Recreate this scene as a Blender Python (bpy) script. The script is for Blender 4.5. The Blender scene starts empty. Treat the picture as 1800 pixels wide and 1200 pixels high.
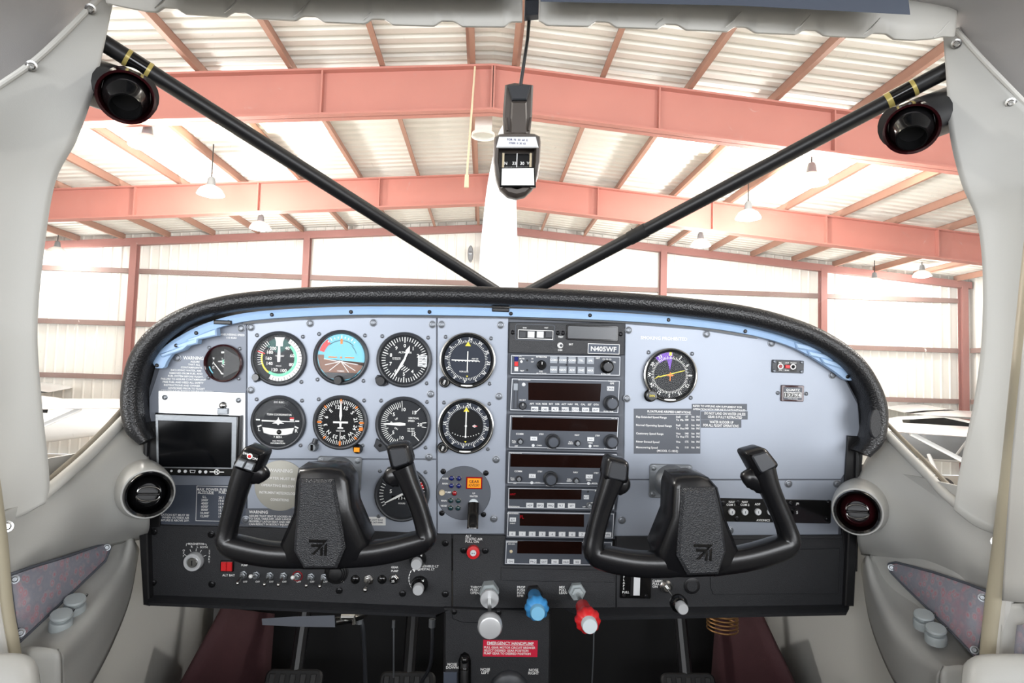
import bpy, math, random
from mathutils import Vector, Matrix
random.seed(7)
scn = bpy.context.scene
COL = scn.collection
# ------------------------------------------------------------------ camera
F = 1100.0                     # focal length in pixels of the 1800 x 1200 frame
EYE = Vector((0.0, 0.0, 2.8))
_yc = Vector((-50 / F, -60 / F, -1.0)).normalized()      # world +Y (down the hangar) in camera axes
_xc = Vector((1.0, -0.030, 0.0)); _xc = (_xc - _yc * _xc.dot(_yc)).normalized()
_zc = _xc.cross(_yc)
RCW = Matrix((_xc, _yc, _zc))                            # camera axes -> world axes
cam = bpy.data.cameras.new('camera'); cam.lens = F / 1800 * 36; cam.sensor_width = 36; cam.clip_start = 0.02
camo = bpy.data.objects.new('camera', cam); COL.objects.link(camo)
camo.matrix_world = Matrix.Translation(EYE) @ RCW.to_4x4()
scn.camera = camo
# ------------------------------------------------------------------ world, light, exposure
world = bpy.data.worlds.new('world'); scn.world = world; world.use_nodes = True
bg = world.node_tree.nodes['Background']; bg.inputs[0].default_value = (0.93, 0.96, 1.0, 1); bg.inputs[1].default_value = 1.0
scn.view_settings.view_transform = 'Standard'; scn.view_settings.look = 'None'
scn.view_settings.gamma = 1; scn.view_settings.use_curve_mapping = False
scn.view_settings.exposure = 0.42
LAMP_W = 350.0
# area light added behind the aircraft, for daylight from an unseen open hangar door
dl = bpy.data.lights.new('rear_daylight_fill', 'AREA'); dl.shape = 'RECTANGLE'; dl.size = 24; dl.size_y = 5.5; dl.energy = 2300; dl.color = (0.95, 0.97, 1.0)
dlo = bpy.data.objects.new('rear_daylight_fill', dl); COL.objects.link(dlo); dlo.location = (0, -9.5, 3.4); dlo.rotation_euler = (math.radians(90), 0, 0)

# ------------------------------------------------------------------ rays
def ray(px, py): return RCW @ Vector(((px - 900) / F, (600 - py) / F, -1.0))
def W(px, py, y):                                        # the point of a sight line at world depth y
    d = ray(px, py); return EYE + d * (y / d.y)
DP = 0.93
PT = math.radians(3.0)
EX = Vector((1, 0, 0)); NN = Vector((0, -math.cos(PT), -math.sin(PT))); EY = NN.cross(EX)
RP = Matrix((EX, EY, NN)).transposed()                   # panel axes -> world
OP = W(880, 760, DP)
def PP(px, py, w=0.0):
    d = ray(px, py); o = OP + NN * w
    return EYE + d * ((o - EYE).dot(NN) / d.dot(NN))
S = (PP(901, 760) - PP(900, 760)).length                 # metres per pixel on the panel

# ------------------------------------------------------------------ materials
MATS = {}
def srgb(r, g, b):
    f = lambda c: (c / 255 / 12.92) if c / 255 <= .04045 else ((c / 255 + .055) / 1.055) ** 2.4
    return (f(r), f(g), f(b), 1)
def mat(name, col, rough=.5, metal=0.0, bump=0.0, bscale=400.0, var=0.0, vscale=6.0, emit=0.0, coat=0.0, spec=.5, voronoi=False, trans=0.0):
    m = bpy.data.materials.new(name); m.use_nodes = True; nt = m.node_tree; b = nt.nodes['Principled BSDF']
    c = col if len(col) == 4 else (*col, 1)
    b.inputs['Base Color'].default_value = c; b.inputs['Roughness'].default_value = rough; b.inputs['Metallic'].default_value = metal
    b.inputs['Specular IOR Level'].default_value = spec; b.inputs['Coat Weight'].default_value = coat
    b.inputs['Transmission Weight'].default_value = trans
    if emit: b.inputs['Emission Color'].default_value = c; b.inputs['Emission Strength'].default_value = emit
    tc = nt.nodes.new('ShaderNodeTexCoord')
    if bump:
        n = nt.nodes.new('ShaderNodeTexVoronoi' if voronoi else 'ShaderNodeTexNoise'); n.inputs['Scale'].default_value = bscale
        nt.links.new(tc.outputs['Object'], n.inputs['Vector'])
        bp = nt.nodes.new('ShaderNodeBump'); bp.inputs['Strength'].default_value = bump; bp.inputs['Distance'].default_value = .002
        nt.links.new(n.outputs[0], bp.inputs['Height']); nt.links.new(bp.outputs[0], b.inputs['Normal'])
    if var:
        n = nt.nodes.new('ShaderNodeTexNoise'); n.inputs['Scale'].default_value = vscale; n.inputs['Detail'].default_value = 4
        nt.links.new(tc.outputs['Object'], n.inputs['Vector'])
        mx = nt.nodes.new('ShaderNodeMix'); mx.data_type = 'RGBA'
        mx.inputs[6].default_value = tuple(min(1, x * (1 - var)) for x in c[:3]) + (1,); mx.inputs[7].default_value = tuple(min(1, x * (1 + var)) for x in c[:3]) + (1,)
        nt.links.new(n.outputs[0], mx.inputs[0]); nt.links.new(mx.outputs[2], b.inputs['Base Color'])
    MATS[name] = m; return m
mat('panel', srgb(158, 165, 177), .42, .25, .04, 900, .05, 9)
mat('panel_shaded', srgb(128, 134, 145), .5, .1, .04, 900, .05, 9)  # panel grey with the glareshield's shade put into the colour, for the left plate
mat('placard', srgb(70, 77, 90), .5, var=.06)
mat('placard_grey', srgb(88, 92, 100), .5, var=.06)
mat('alu', srgb(200, 202, 204), .3, .85, .03, 600, .06, 14)
mat('steel', srgb(190, 190, 188), .22, 1.0, .02, 500, .08, 30)
mat('capsilver', srgb(212, 214, 216), .32, .35, var=.04, vscale=30)
mat('rustwall', srgb(150, 104, 98), .6, 0, .05, 30, .10, 1.2)
mat('castmetal', srgb(138, 142, 146), .38, .7, .1, 300, .1, 30)
mat('screw', srgb(132, 136, 142), .4, .6, var=.1, vscale=60)
mat('darkscrew', srgb(38, 38, 40), .3, .6, var=.1, vscale=60)
mat('crinkle', srgb(38, 39, 42), .42, 0, .35, 1100, .1, 30)
mat('black', srgb(24, 24, 26), .38, 0, .03, 700, .1, 40)
mat('gloss', srgb(14, 14, 15), .16, 0, .01, 300, .1, 40, coat=.3)
mat('yoke', srgb(20, 20, 22), .25, 0, .03, 500, .1, 20)
mat('leather', srgb(46, 47, 50), .36, 0, .55, 700, .1, 60, voronoi=True)
mat('hood', srgb(27, 27, 29), .34, 0, .25, 420, .1, 20, voronoi=True)
mat('rubber', srgb(15, 15, 17), .6, 0, .05, 300, .1, 40)
mat('bezel', srgb(52, 54, 58), .38, .1, .02, 600, .08, 40)
mat('dial', srgb(44, 46, 50), .6, 0, 0, 1, .05, 60, spec=.2)
mat('dialblack', srgb(20, 21, 23), .6, 0, 0, 1, .05, 60, spec=.2)
mat('dialslate', srgb(50, 55, 66), .6, 0, 0, 1, .06, 60, spec=.2)
mat('radio', srgb(72, 77, 86), .45, .1, .03, 700, .05, 40)
mat('radioline', srgb(205, 208, 212), .45, .1, var=.04)
mat('display', srgb(26, 12, 9), .14, 0, 0, 1, .35, 70, spec=.3)
mat('screen', srgb(5, 6, 9), .12, 0, 0, 1, .2, 20, spec=.2)
mat('lcd', srgb(92, 94, 97), .2, 0, 0, 1, .06, 40)
mat('white', srgb(238, 238, 236), .5, var=.02)
mat('key', srgb(222, 224, 226), .45, var=.03)
mat('keygrey', srgb(150, 156, 164), .45, var=.04)
mat('red', srgb(214, 38, 42), .32, var=.06, vscale=30)
mat('redplacard', srgb(206, 30, 62), .45, var=.05)
mat('blue', srgb(66, 152, 216), .32, var=.06, vscale=30)
mat('paleblue', srgb(132, 196, 232), .36, var=.04)
mat('paleknob', srgb(214, 224, 228), .4, var=.03)
mat('bluelamp', srgb(22, 34, 104), .2, coat=.5, var=.1)
mat('redlamp', srgb(150, 14, 26), .2, coat=.5, var=.1)
mat('greenlamp', srgb(28, 58, 62), .2, coat=.5, var=.1)
mat('amber', srgb(238, 146, 22), .35, emit=.25, var=.1, vscale=80)
mat('orange', srgb(236, 130, 40), .45, var=.05)
mat('yellow', srgb(232, 214, 60), .45, var=.05)
mat('green', srgb(120, 218, 178), .5, var=.04)
mat('teal', srgb(30, 82, 78), .5, var=.04)
mat('skyblue', srgb(118, 196, 218), .5, var=.04)
mat('brown', srgb(134, 98, 82), .5, var=.05)
mat('purple', srgb(120, 70, 190), .5, var=.15, vscale=50)
mat('maroonglass', srgb(52, 18, 22), .12, .2, var=.2, vscale=20, coat=.6)
mat('trim', srgb(184, 184, 180), .42, 0, .04, 700, .03, 5)
mat('trimlight', srgb(204, 203, 198), .42, 0, .04, 700, .03, 5)
mat('liner', srgb(176, 175, 176), .62, 0, .10, 900, .04, 7)
mat('gasket', srgb(140, 132, 118), .7, 0, .2, 300, .2, 30)
mat('rail', srgb(182, 174, 152), .45, .1, .03, 300, .05, 8)
mat('cupgrey', srgb(168, 176, 178), .4, var=.04)
mat('maroon', srgb(58, 27, 32), .8, 0, .25, 900, .12, 30)
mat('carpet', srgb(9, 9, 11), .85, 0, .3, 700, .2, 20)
mat('compass', srgb(74, 67, 62), .42, 0, .04, 600, .06, 30)
mat('tape', srgb(176, 160, 92), .3, .2, .1, 200, .3, 60)
mat('copper', srgb(140, 104, 66), .4, .8, var=.1, vscale=40)
mat('warndisc', srgb(176, 174, 164), .5, .1, .03, 600, .05, 30)
mat('rust', srgb(184, 120, 108), .6, 0, .05, 30, .10, 1.2)
mat('purlin', srgb(160, 120, 102), .65, 0, .05, 30, .14, 1.5)
mat('girt', srgb(136, 114, 108), .65, 0, .03, 30, .12, 1.5)
mat('roofsheet', srgb(222, 222, 216), .6, 0, .03, 20, .03, .7)
mat('siding', srgb(226, 226, 220), .6, 0, .03, 20, .03, .5)
mat('concrete', srgb(192, 188, 180), .35, 0, .05, 8, .08, .6)
mat('skylight', srgb(255, 250, 226), .6, emit=3.2, var=.02)
mat('lampglow', srgb(255, 252, 246), .5, emit=14)
mat('aircraftwhite', srgb(238, 240, 242), .25, coat=.4, var=.02)
mat('aircraftnavy', srgb(46, 54, 92), .3, coat=.4, var=.04)
mat('aircraftorange', srgb(232, 150, 40), .4, var=.04)
mat('aircraftgrey', srgb(122, 126, 130), .35, var=.06)
mat('bladewhite', srgb(236, 238, 240), .3, var=.02, vscale=3)
mat('manila', srgb(216, 200, 168), .6, var=.03)
# frosted light strip
m = mat('frost', srgb(164, 194, 228), .3, var=.06, vscale=30); m.node_tree.nodes['Principled BSDF'].inputs['Subsurface Weight'].default_value = .3
m.node_tree.nodes['Principled BSDF'].inputs['Subsurface Radius'].default_value = (.006, .008, .01)
def fabric(name):
    m = mat(name, srgb(140, 136, 146), .85, 0, .3, 900); nt = m.node_tree; b = nt.nodes['Principled BSDF']; tc = nt.nodes['Texture Coordinate']
    v = nt.nodes.new('ShaderNodeTexVoronoi'); v.inputs['Scale'].default_value = 100; nt.links.new(tc.outputs['Object'], v.inputs['Vector'])
    r = nt.nodes.new('ShaderNodeValToRGB'); e = r.color_ramp.elements
    e[0].position = .0; e[0].color = srgb(172, 168, 176); e[1].position = 1; e[1].color = srgb(156, 156, 166)
    for p, c in ((.16, (172, 162, 170)), (.24, (184, 130, 140)), (.34, (168, 160, 168)), (.55, (148, 150, 162))):
        q = e.new(p); q.color = srgb(*c)
    n = nt.nodes.new('ShaderNodeTexNoise'); n.inputs['Scale'].default_value = 45; n.inputs['Detail'].default_value = 4
    mx = nt.nodes.new('ShaderNodeMix'); mx.data_type = 'RGBA'; mx.inputs[7].default_value = srgb(186, 136, 146)
    rr = nt.nodes.new('ShaderNodeMapRange'); rr.inputs[1].default_value = .52; rr.inputs[2].default_value = .72; rr.inputs[4].default_value = .55
    nt.links.new(tc.outputs['Object'], n.inputs['Vector']); nt.links.new(n.outputs[0], rr.inputs[0]); nt.links.new(rr.outputs[0], mx.inputs[0])
    nt.links.new(v.outputs['Distance'], r.inputs[0]); nt.links.new(r.outputs[0], mx.inputs[6]); nt.links.new(mx.outputs[2], b.inputs['Base Color'])
fabric('paisley')
def glass(name, haze, scratch):
    m = bpy.data.materials.new(name); m.use_nodes = True; nt = m.node_tree; nt.nodes.clear()
    out = nt.nodes.new('ShaderNodeOutputMaterial'); tr = nt.nodes.new('ShaderNodeBsdfTransparent'); tr.inputs[0].default_value = (.985, .985, .98, 1)
    gl = nt.nodes.new('ShaderNodeBsdfGlossy'); gl.inputs['Roughness'].default_value = .04
    fc = nt.nodes.new('ShaderNodeLayerWeight'); pw = nt.nodes.new('ShaderNodeMath'); pw.operation = 'POWER'; pw.inputs[1].default_value = 5
    lw = nt.nodes.new('ShaderNodeMath'); lw.operation = 'MULTIPLY_ADD'; lw.inputs[1].default_value = .4; lw.inputs[2].default_value = .008
    nt.links.new(fc.outputs['Facing'], pw.inputs[0]); nt.links.new(pw.outputs[0], lw.inputs[0])
    m1 = nt.nodes.new('ShaderNodeMixShader'); nt.links.new(lw.outputs[0], m1.inputs[0]); nt.links.new(tr.outputs[0], m1.inputs[1]); nt.links.new(gl.outputs[0], m1.inputs[2])
    df = nt.nodes.new('ShaderNodeBsdfTranslucent'); df.inputs[0].default_value = (.95, .95, .95, 1)
    m2 = nt.nodes.new('ShaderNodeMixShader'); m2.inputs[0].default_value = haze
    nt.links.new(m1.outputs[0], m2.inputs[1]); nt.links.new(df.outputs[0], m2.inputs[2])
    if scratch:
        tc = nt.nodes.new('ShaderNodeTexCoord'); v = nt.nodes.new('ShaderNodeTexNoise'); v.inputs['Scale'].default_value = 26; v.inputs['Distortion'].default_value = 6; v.inputs['Detail'].default_value = 6
        nt.links.new(tc.outputs['Object'], v.inputs['Vector'])
        r = nt.nodes.new('ShaderNodeMapRange'); r.inputs[1].default_value = .66; r.inputs[2].default_value = .72; r.inputs[3].default_value = haze; r.inputs[4].default_value = haze + .10
        nt.links.new(v.outputs[0], r.inputs[0]); nt.links.new(r.outputs[0], m2.inputs[0])
    nt.links.new(m2.outputs[0], out.inputs[0]); MATS[name] = m
glass('windshield', .02, True); glass('dialglass', .0, False)

# ------------------------------------------------------------------ mesh builder (local units; x right, y up, z out of the panel)
_txt = {}
def text_mesh(s, bold):
    k = (s, bold)
    if k not in _txt:
        cu = bpy.data.curves.new('t', 'FONT'); cu.body = s; cu.size = 1.0; cu.resolution_u = 2; cu.align_x = 'LEFT'; cu.offset = .018 if bold else 0.004
        ob = bpy.data.objects.new('t', cu); me = ob.to_mesh()
        vs = [(v.co.x, v.co.y) for v in me.vertices]; fs = [tuple(p.vertices) for p in me.polygons]
        ob.to_mesh_clear(); bpy.data.objects.remove(ob); bpy.data.curves.remove(cu)
        x1 = max([v[0] for v in vs] or [0]); x0 = min([v[0] for v in vs] or [0])
        _txt[k] = (vs, fs, x0, x1)
    return _txt[k]
def catmull(pts, n):
    P = [Vector(p) for p in pts]; out = []
    for i in range(len(P) - 1):
        p0 = P[i - 1] if i else P[0] * 2 - P[1]; p1 = P[i]; p2 = P[i + 1]; p3 = P[i + 2] if i + 2 < len(P) else P[-1] * 2 - P[-2]
        for k in range(n):
            t = k / n
            out.append(.5 * ((2 * p1) + (p2 - p0) * t + (2 * p0 - 5 * p1 + 4 * p2 - p3) * t * t + (3 * p1 - p0 - 3 * p2 + p3) * t ** 3))
    out.append(P[-1].copy()); return out
def rr(x0, y0, x1, y1, r, n=4):
    o = []
    for cx, cy, a in ((x1 - r, y0 + r, -90), (x1 - r, y1 - r, 0), (x0 + r, y1 - r, 90), (x0 + r, y0 + r, 180)):
        for k in range(n + 1):
            t = math.radians(a + 90 * k / n); o.append((cx + r * math.cos(t), cy + r * math.sin(t)))
    return o
def circ(r, n=32, cx=0, cy=0): return [(cx + r * math.cos(2 * math.pi * k / n), cy + r * math.sin(2 * math.pi * k / n)) for k in range(n)]
class M:
    def __init__(s): s.V = []; s.Fc = []; s.T = None
    def add(s, vs, fs):
        o = len(s.V)
        for v in vs: v = Vector(v); s.V.append(s.T @ v if s.T else v)
        s.Fc += [tuple(i + o for i in f) for f in fs]; return s
    def lathe(s, prof, seg=28, cx=0, cy=0, cz=0, ph=0):
        vs = []; fs = []; idx = []
        for r, w in prof:
            if r <= 1e-6: idx.append([len(vs)]); vs.append((cx, cy, cz + w))
            else:
                idx.append(list(range(len(vs), len(vs) + seg)))
                vs += [(cx + r * math.cos(ph + 2 * math.pi * k / seg), cy + r * math.sin(ph + 2 * math.pi * k / seg), cz + w) for k in range(seg)]
        for a, b in zip(idx, idx[1:]):
            for k in range(seg):
                k2 = (k + 1) % seg
                if len(a) == 1 and len(b) == 1: continue
                if len(a) == 1: fs.append((a[0], b[k2], b[k]))
                elif len(b) == 1: fs.append((a[k], a[k2], b[0]))
                else: fs.append((a[k], a[k2], b[k2], b[k]))
        return s.add(vs, fs)
    def prism(s, pts, w0, w1, ch=0.0, back=True):
        pts = [Vector((p[0], p[1])) for p in pts]
        ar = sum(pts[i].x * pts[(i + 1) % len(pts)].y - pts[(i + 1) % len(pts)].x * pts[i].y for i in range(len(pts)))
        if ar < 0: pts = pts[::-1]
        n = len(pts); lev = [(pts, w0)]
        if ch:
            ins = []
            for i in range(n):
                a = (pts[i] - pts[i - 1]); b = (pts[(i + 1) % n] - pts[i])
                a = a.normalized() if a.length else Vector((1, 0)); b = b.normalized() if b.length else a
                na = Vector((-a.y, a.x)); nb = Vector((-b.y, b.x)); q = na + nb
                q = q / max(.5, q.length_squared / 2) if q.length > 1e-6 else na
                ins.append(pts[i] + q * ch)
            lev += [(pts, w1 - ch), (ins, w1)]
        else: lev += [(pts, w1)]
        vs = []; fs = []
        for p, w in lev: vs += [(q.x, q.y, w) for q in p]
        for l in range(len(lev) - 1):
            for i in range(n):
                j = (i + 1) % n; fs.append((l * n + i, l * n + j, l * n + n + j, l * n + n + i))
        fs.append(tuple(range((len(lev) - 1) * n, len(lev) * n)))
        if back: fs.append(tuple(range(n))[::-1])
        return s.add(vs, fs)
    def box(s, x0, y0, x1, y1, w0, w1, ch=0.0): return s.prism([(min(x0, x1), min(y0, y1)), (max(x0, x1), min(y0, y1)), (max(x0, x1), max(y0, y1)), (min(x0, x1), max(y0, y1))], w0, w1, ch)
    def frame(s, o, i, w0, w1):                        # outline o with hole i (same count)
        n = len(o); vs = [(p[0], p[1], w0) for p in o] + [(p[0], p[1], w1) for p in o] + [(p[0], p[1], w1) for p in i] + [(p[0], p[1], w0) for p in i]; fs = []
        for k in range(n):
            j = (k + 1) % n
            for a in range(3): fs.append((a * n + k, a * n + j, a * n + n + j, a * n + n + k))
        return s.add(vs, fs)
    def rectline(s, x0, y0, x1, y1, t, w, h=.35): return s.frame([(x0, y0), (x1, y0), (x1, y1), (x0, y1)], [(x0 + t, y0 + t), (x1 - t, y0 + t), (x1 - t, y1 - t), (x0 + t, y1 - t)], w, w + h)
    def line(s, x0, y0, x1, y1, t, w, h=.3):
        d = Vector((x1 - x0, y1 - y0)).normalized() * t / 2; n = Vector((-d.y, d.x))
        return s.prism([(x0 - n.x, y0 - n.y), (x1 - n.x, y1 - n.y), (x1 + n.x, y1 + n.y), (x0 + n.x, y0 + n.y)], w, w + h)
    def tick(s, deg, r0, r1, t, w, cx=0, cy=0, h=.3):
        a = math.radians(90 - deg); c, q = math.cos(a), math.sin(a); return s.line(cx + r0 * c, cy + r0 * q, cx + r1 * c, cy + r1 * q, t, w, h)
    def arc(s, d0, d1, r0, r1, w, n=20, cx=0, cy=0):
        A = [math.radians(90 - (d0 + (d1 - d0) * k / n)) for k in range(n + 1)]
        vs = [(cx + r0 * math.cos(a), cy + r0 * math.sin(a), w) for a in A] + [(cx + r1 * math.cos(a), cy + r1 * math.sin(a), w) for a in A]
        return s.add(vs, [(k, k + n + 1, k + n + 2, k + 1) for k in range(n)])
    def flat(s, pts, w): return s.add([(p[0], p[1], w) for p in pts], [tuple(range(len(pts)))])
    def tube(s, path, r, seg=12, caps=True, ref=None, sup=1.0):  # r: number, list, or list of (a, b) with b along ref
        P = [Vector(p) for p in path]; n = len(P); R = r if isinstance(r, (list, tuple)) else [r] * n
        vs = []; fs = []; u = None
        for i in range(n):
            t = (P[min(i + 1, n - 1)] - P[max(i - 1, 0)]).normalized()
            if ref is not None:
                q = Vector(ref); q = (q - t * q.dot(t)).normalized(); u = q.cross(t)
            else:
                if u is None: u = t.orthogonal().normalized()
                else: u = (u - t * u.dot(t)).normalized()
                q = t.cross(u)
            a, b = R[i] if isinstance(R[i], (tuple, list)) else (R[i], R[i])
            for k in range(seg):
                cq, sq = math.cos(2 * math.pi * k / seg), math.sin(2 * math.pi * k / seg)
                if sup != 1.0: cq = math.copysign(abs(cq) ** sup, cq); sq = math.copysign(abs(sq) ** sup, sq)
                vs.append(P[i] + u * (a * cq) + q * (b * sq))
        for i in range(n - 1):
            for k in range(seg):
                j = (k + 1) % seg; fs.append((i * seg + k, i * seg + j, (i + 1) * seg + j, (i + 1) * seg + k))
        if caps: fs += [tuple(range(seg))[::-1], tuple(range((n - 1) * seg, n * seg))]
        return s.add(vs, fs)
    def grid(s, rows, close=False):
        n = len(rows[0]); vs = [p for r in rows for p in r]; fs = []
        for i in range(len(rows) - 1):
            for k in range(n if close else n - 1):
                j = (k + 1) % n; fs.append((i * n + k, i * n + j, (i + 1) * n + j, (i + 1) * n + k))
        return s.add(vs, fs)
    def sphere(s, c, r, seg=16, rings=8, sq=1.0, half=False):
        lo = 0 if half else -90
        prof = [(r * math.cos(math.radians(lo + (90 - lo) * k / rings)) if k < rings and (k or half) else 0, sq * r * math.sin(math.radians(lo + (90 - lo) * k / rings))) for k in range(rings + 1)]
        return s.lathe(prof, seg, c[0], c[1], c[2])
    def cyl(s, a, b, r0, r1=None, seg=14): return s.tube([a, b], [r0, r0 if r1 is None else r1], seg)
    def text(s, t, x, y, h, al='C', w=.3, rot=0.0, bold=True, wid=None):
        vs, fs, x0, x1 = text_mesh(t, bold); k = h / .70; sx = k if wid is None else wid / max(1e-6, x1 - x0)
        off = {'C': (x0 + x1) / 2, 'L': x0, 'R': x1}[al]; a = math.radians(-rot); c, q = math.cos(a), math.sin(a)
        L = [((vx - off) * sx, vy * k - h / 2) for vx, vy in vs]
        return s.add([(x + c * u - q * v, y + q * u + c * v, w) for u, v in L], fs)

def mesh_obj(name, mb, mt, parent, unit=1.0, org=None, smooth=True, ang=35):
    me = bpy.data.meshes.new(name); o = Vector(org) if org is not None else None
    me.from_pydata([((v - o) if o is not None else v) * unit for v in mb.V], [], mb.Fc); me.validate(); me.update()
    me.materials.append(MATS[mt])
    if smooth:
        me.polygons.foreach_set('use_smooth', [True] * len(me.polygons)); me.set_sharp_from_angle(angle=math.radians(ang))
    ob = bpy.data.objects.new(name, me); COL.objects.link(ob)
    if parent is not None: ob.parent = parent
    return ob
def tag(o, label=None, cat=None, group=None, kind=None):
    if label: o['label'] = label
    if cat: o['category'] = cat
    if group: o['group'] = group
    if kind: o['kind'] = kind
    return o
class PThing:                                           # a thing on the instrument panel; local units are panel pixels
    def __init__(s, name, label, cat, px, py, w=0.0, group=None):
        s.px, s.py, s.w0 = px, py, w
        s.pos = PP(px, py, w * S); s.unit = (PP(px + 1, py, w * S) - s.pos).length
        s.root = bpy.data.objects.new(name, None); s.root.empty_display_size = .01; COL.objects.link(s.root)
        s.root.matrix_world = Matrix.Translation(s.pos) @ RP.to_4x4(); tag(s.root, label, cat, group)
    def a(s, px, py, w=0.0):
        p = PP(px, py, s.w0 * S + w * s.unit) - s.pos; return (p.dot(EX) / s.unit, p.dot(EY) / s.unit)
    def A(s, pts): return [s.a(*p) for p in pts]
    def part(s, name, mt, mb, parent=None, label=None, ang=35, kind=None):
        o = mesh_obj(name, mb, mt, parent or s.root, s.unit, ang=ang)
        if label: o['label'] = label
        if kind: o['kind'] = kind
        return o
class WThing:                                           # a thing in world metres
    def __init__(s, name, label, cat, loc, group=None, kind=None):
        s.loc = Vector(loc); s.root = bpy.data.objects.new(name, None); s.root.empty_display_size = .05; COL.objects.link(s.root)
        s.root.location = s.loc; tag(s.root, label, cat, group, kind)
    def part(s, name, mt, mb, parent=None, label=None, ang=35, smooth=True):
        o = mesh_obj(name, mb, mt, parent or s.root, 1.0, s.loc, smooth, ang)
        if label: o['label'] = label
        return o
def solid(ob, t, off=1.0):
    md = ob.modifiers.new('thickness', 'SOLIDIFY'); md.thickness = t; md.offset = off; return ob
def patch(rows, nu=6, nv=6):                            # control rows of (px, py, depth) -> smooth grid of world points
    R = [catmull([W(*p) for p in r], nu) for r in rows]
    C = [catmull([r[k] for r in R], nv) for k in range(len(R[0]))]
    return [[C[k][i] for k in range(len(C))] for i in range(len(C[0]))]
def align(a, b):                                        # matrix taking local z to direction a->b, origin a
    a = Vector(a); d = (Vector(b) - a).normalized(); return Matrix.Translation(a) @ d.to_track_quat('Z', 'Y').to_matrix().to_4x4()
# ================================================================== THE HANGAR
HX, HY0, HY1, SL = 16.0, -9.0, 20.0, 0.08
RIDGE = 2.8 + 5.02
def roofz(x): return RIDGE - SL * abs(x)
fl = M(); fl.box(-HX, HY0, HX, HY1, -.2, 0); tag(mesh_obj('floor', fl, 'concrete', None), 'pale concrete hangar floor beyond the windshield', kind='structure')
# far wall: ribbed sheet metal siding, rust-red columns and rake trim, brown girts
wb = M(); xs = []; x = -HX
while x < HX:
    xs += [(x, 0), (x + .22, 0), (x + .245, -.03), (x + .275, -.03)]; x += .30
top = [[(px, HY1 + .12 + d, roofz(px) + .1) for px, d in xs], [(px, HY1 + .12 + d, 0) for px, d in xs]]
wb.grid(top); wall_back = tag(mesh_obj('wall_back', wb, 'siding', None, smooth=False), 'white ribbed sheet metal far wall of the hangar', kind='structure'); solid(wall_back, .02)
COLX = [-15.8, -11.0, -5.7, 0.0, 5.7, 11.0, 15.75]
for cx in COLX:
    c = M(); zt = roofz(cx) - .34
    c.T = Matrix.Translation((cx, HY1, 0))
    c.box(-.10, -.02, .10, 0, 0, zt); c.box(-.10, -.22, .10, -.20, 0, zt); c.box(-.012, -.2, .012, -.02, 0, zt)
    mesh_obj('wall_column', c, 'rustwall', wall_back, smooth=False)
for a, b in zip(COLX, COLX[1:]):
    for zz in (5.75, 4.09, 2.42):
        g = M(); g.box(a + .1, HY1 - .02, b - .1, HY1 + .10, zz - .075, zz + .075); g.box(a + .1, HY1 - .03, b - .1, HY1 - .02, zz - .075, zz - .045)
        mesh_obj('girt', g, 'girt', wall_back, smooth=False)
for sgn in (-1, 1):
    t = M(); z0, z1 = roofz(0) - .40, roofz(HX) - .40
    pts = [(0, z0), (sgn * HX, z1), (sgn * HX, z1 + .22), (0, z0 + .22)]
    t.T = Matrix.Translation((0, HY1 - .12, 0)) @ Matrix.Rotation(math.pi / 2, 4, 'X'); t.prism(pts, -.12, .08)
    mesh_obj('rake_trim', t, 'rustwall', wall_back, smooth=False)
for sgn, nm in ((-1, 'left'), (1, 'right')):
    w = M(); ys = []; y = HY0
    while y < HY1: ys += [(y, 0), (y + .22, 0), (y + .245, -.03), (y + .275, -.03)]; y += .30
    X = sgn * (HX + .1); zt = roofz(HX)
    w.grid([[(X + d * sgn, yy, zt) for yy, d in ys], [(X + d * sgn, yy, 0) for yy, d in ys]])
    wo = tag(mesh_obj('wall_' + nm, w, 'siding', None, smooth=False), f'ribbed white {nm} side wall of the hangar', kind='structure'); solid(wo, .02, 0)
    for zz in (4.09, 2.42):
        g = M(); g.box(X - sgn * .2, HY0, X - sgn * .06, HY1 - .2, zz - .075, zz + .075); mesh_obj('girt', g, 'girt', wo, smooth=False)
# roof: corrugated sheets per bay, purlins, skylight sheets
ceiling = bpy.data.objects.new('ceiling', None); COL.objects.link(ceiling); tag(ceiling, 'low pitched white corrugated metal hangar roof on brown purlins', kind='structure')
BAYS = [HY0, -3.5, 4.3, 9.52, 14.76, HY1 + .2]
for sgn in (-1, 1):
    for y0, y1 in zip(BAYS, BAYS[1:]):
        s_ = M(); n = int((y1 - y0) / .26); ys = []
        for k in range(n):
            y = y0 + (y1 - y0) * k / n; h = (y1 - y0) / n; ys += [(y, 0), (y + h * .45, 0), (y + h * .6, .05), (y + h * .85, .05)]
        ys.append((y1, 0))
        s_.grid([[(0, y, RIDGE + d) for y, d in ys], [(sgn * (HX + .3), y, roofz(HX + .3) + d) for y, d in ys]])
        solid(mesh_obj('roof_sheet', s_, 'roofsheet', ceiling, smooth=False), .01, 1.0 if sgn > 0 else -1.0)
PUR = [.35] + [.35 + 1.38 * k for k in range(1, 12)]
for sgn in (-1, 1):
    for q in PUR:
        p = M(); z = roofz(q); X = sgn * q
        p.box(X - .012, HY0, X + .012, HY1, z - .20, z - .015); p.box(X - .012, HY0, X + sgn * .07, HY1, z - .02, z - .008) if sgn > 0 else p.box(X - .07, HY0, X + .012, HY1, z - .02, z - .008)
        p.box(min(X, X - sgn * .07), HY0, max(X, X - sgn * .07), HY1, z - .205, z - .19)
        mesh_obj('purlin', p, 'purlin', ceiling, smooth=False)
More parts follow.
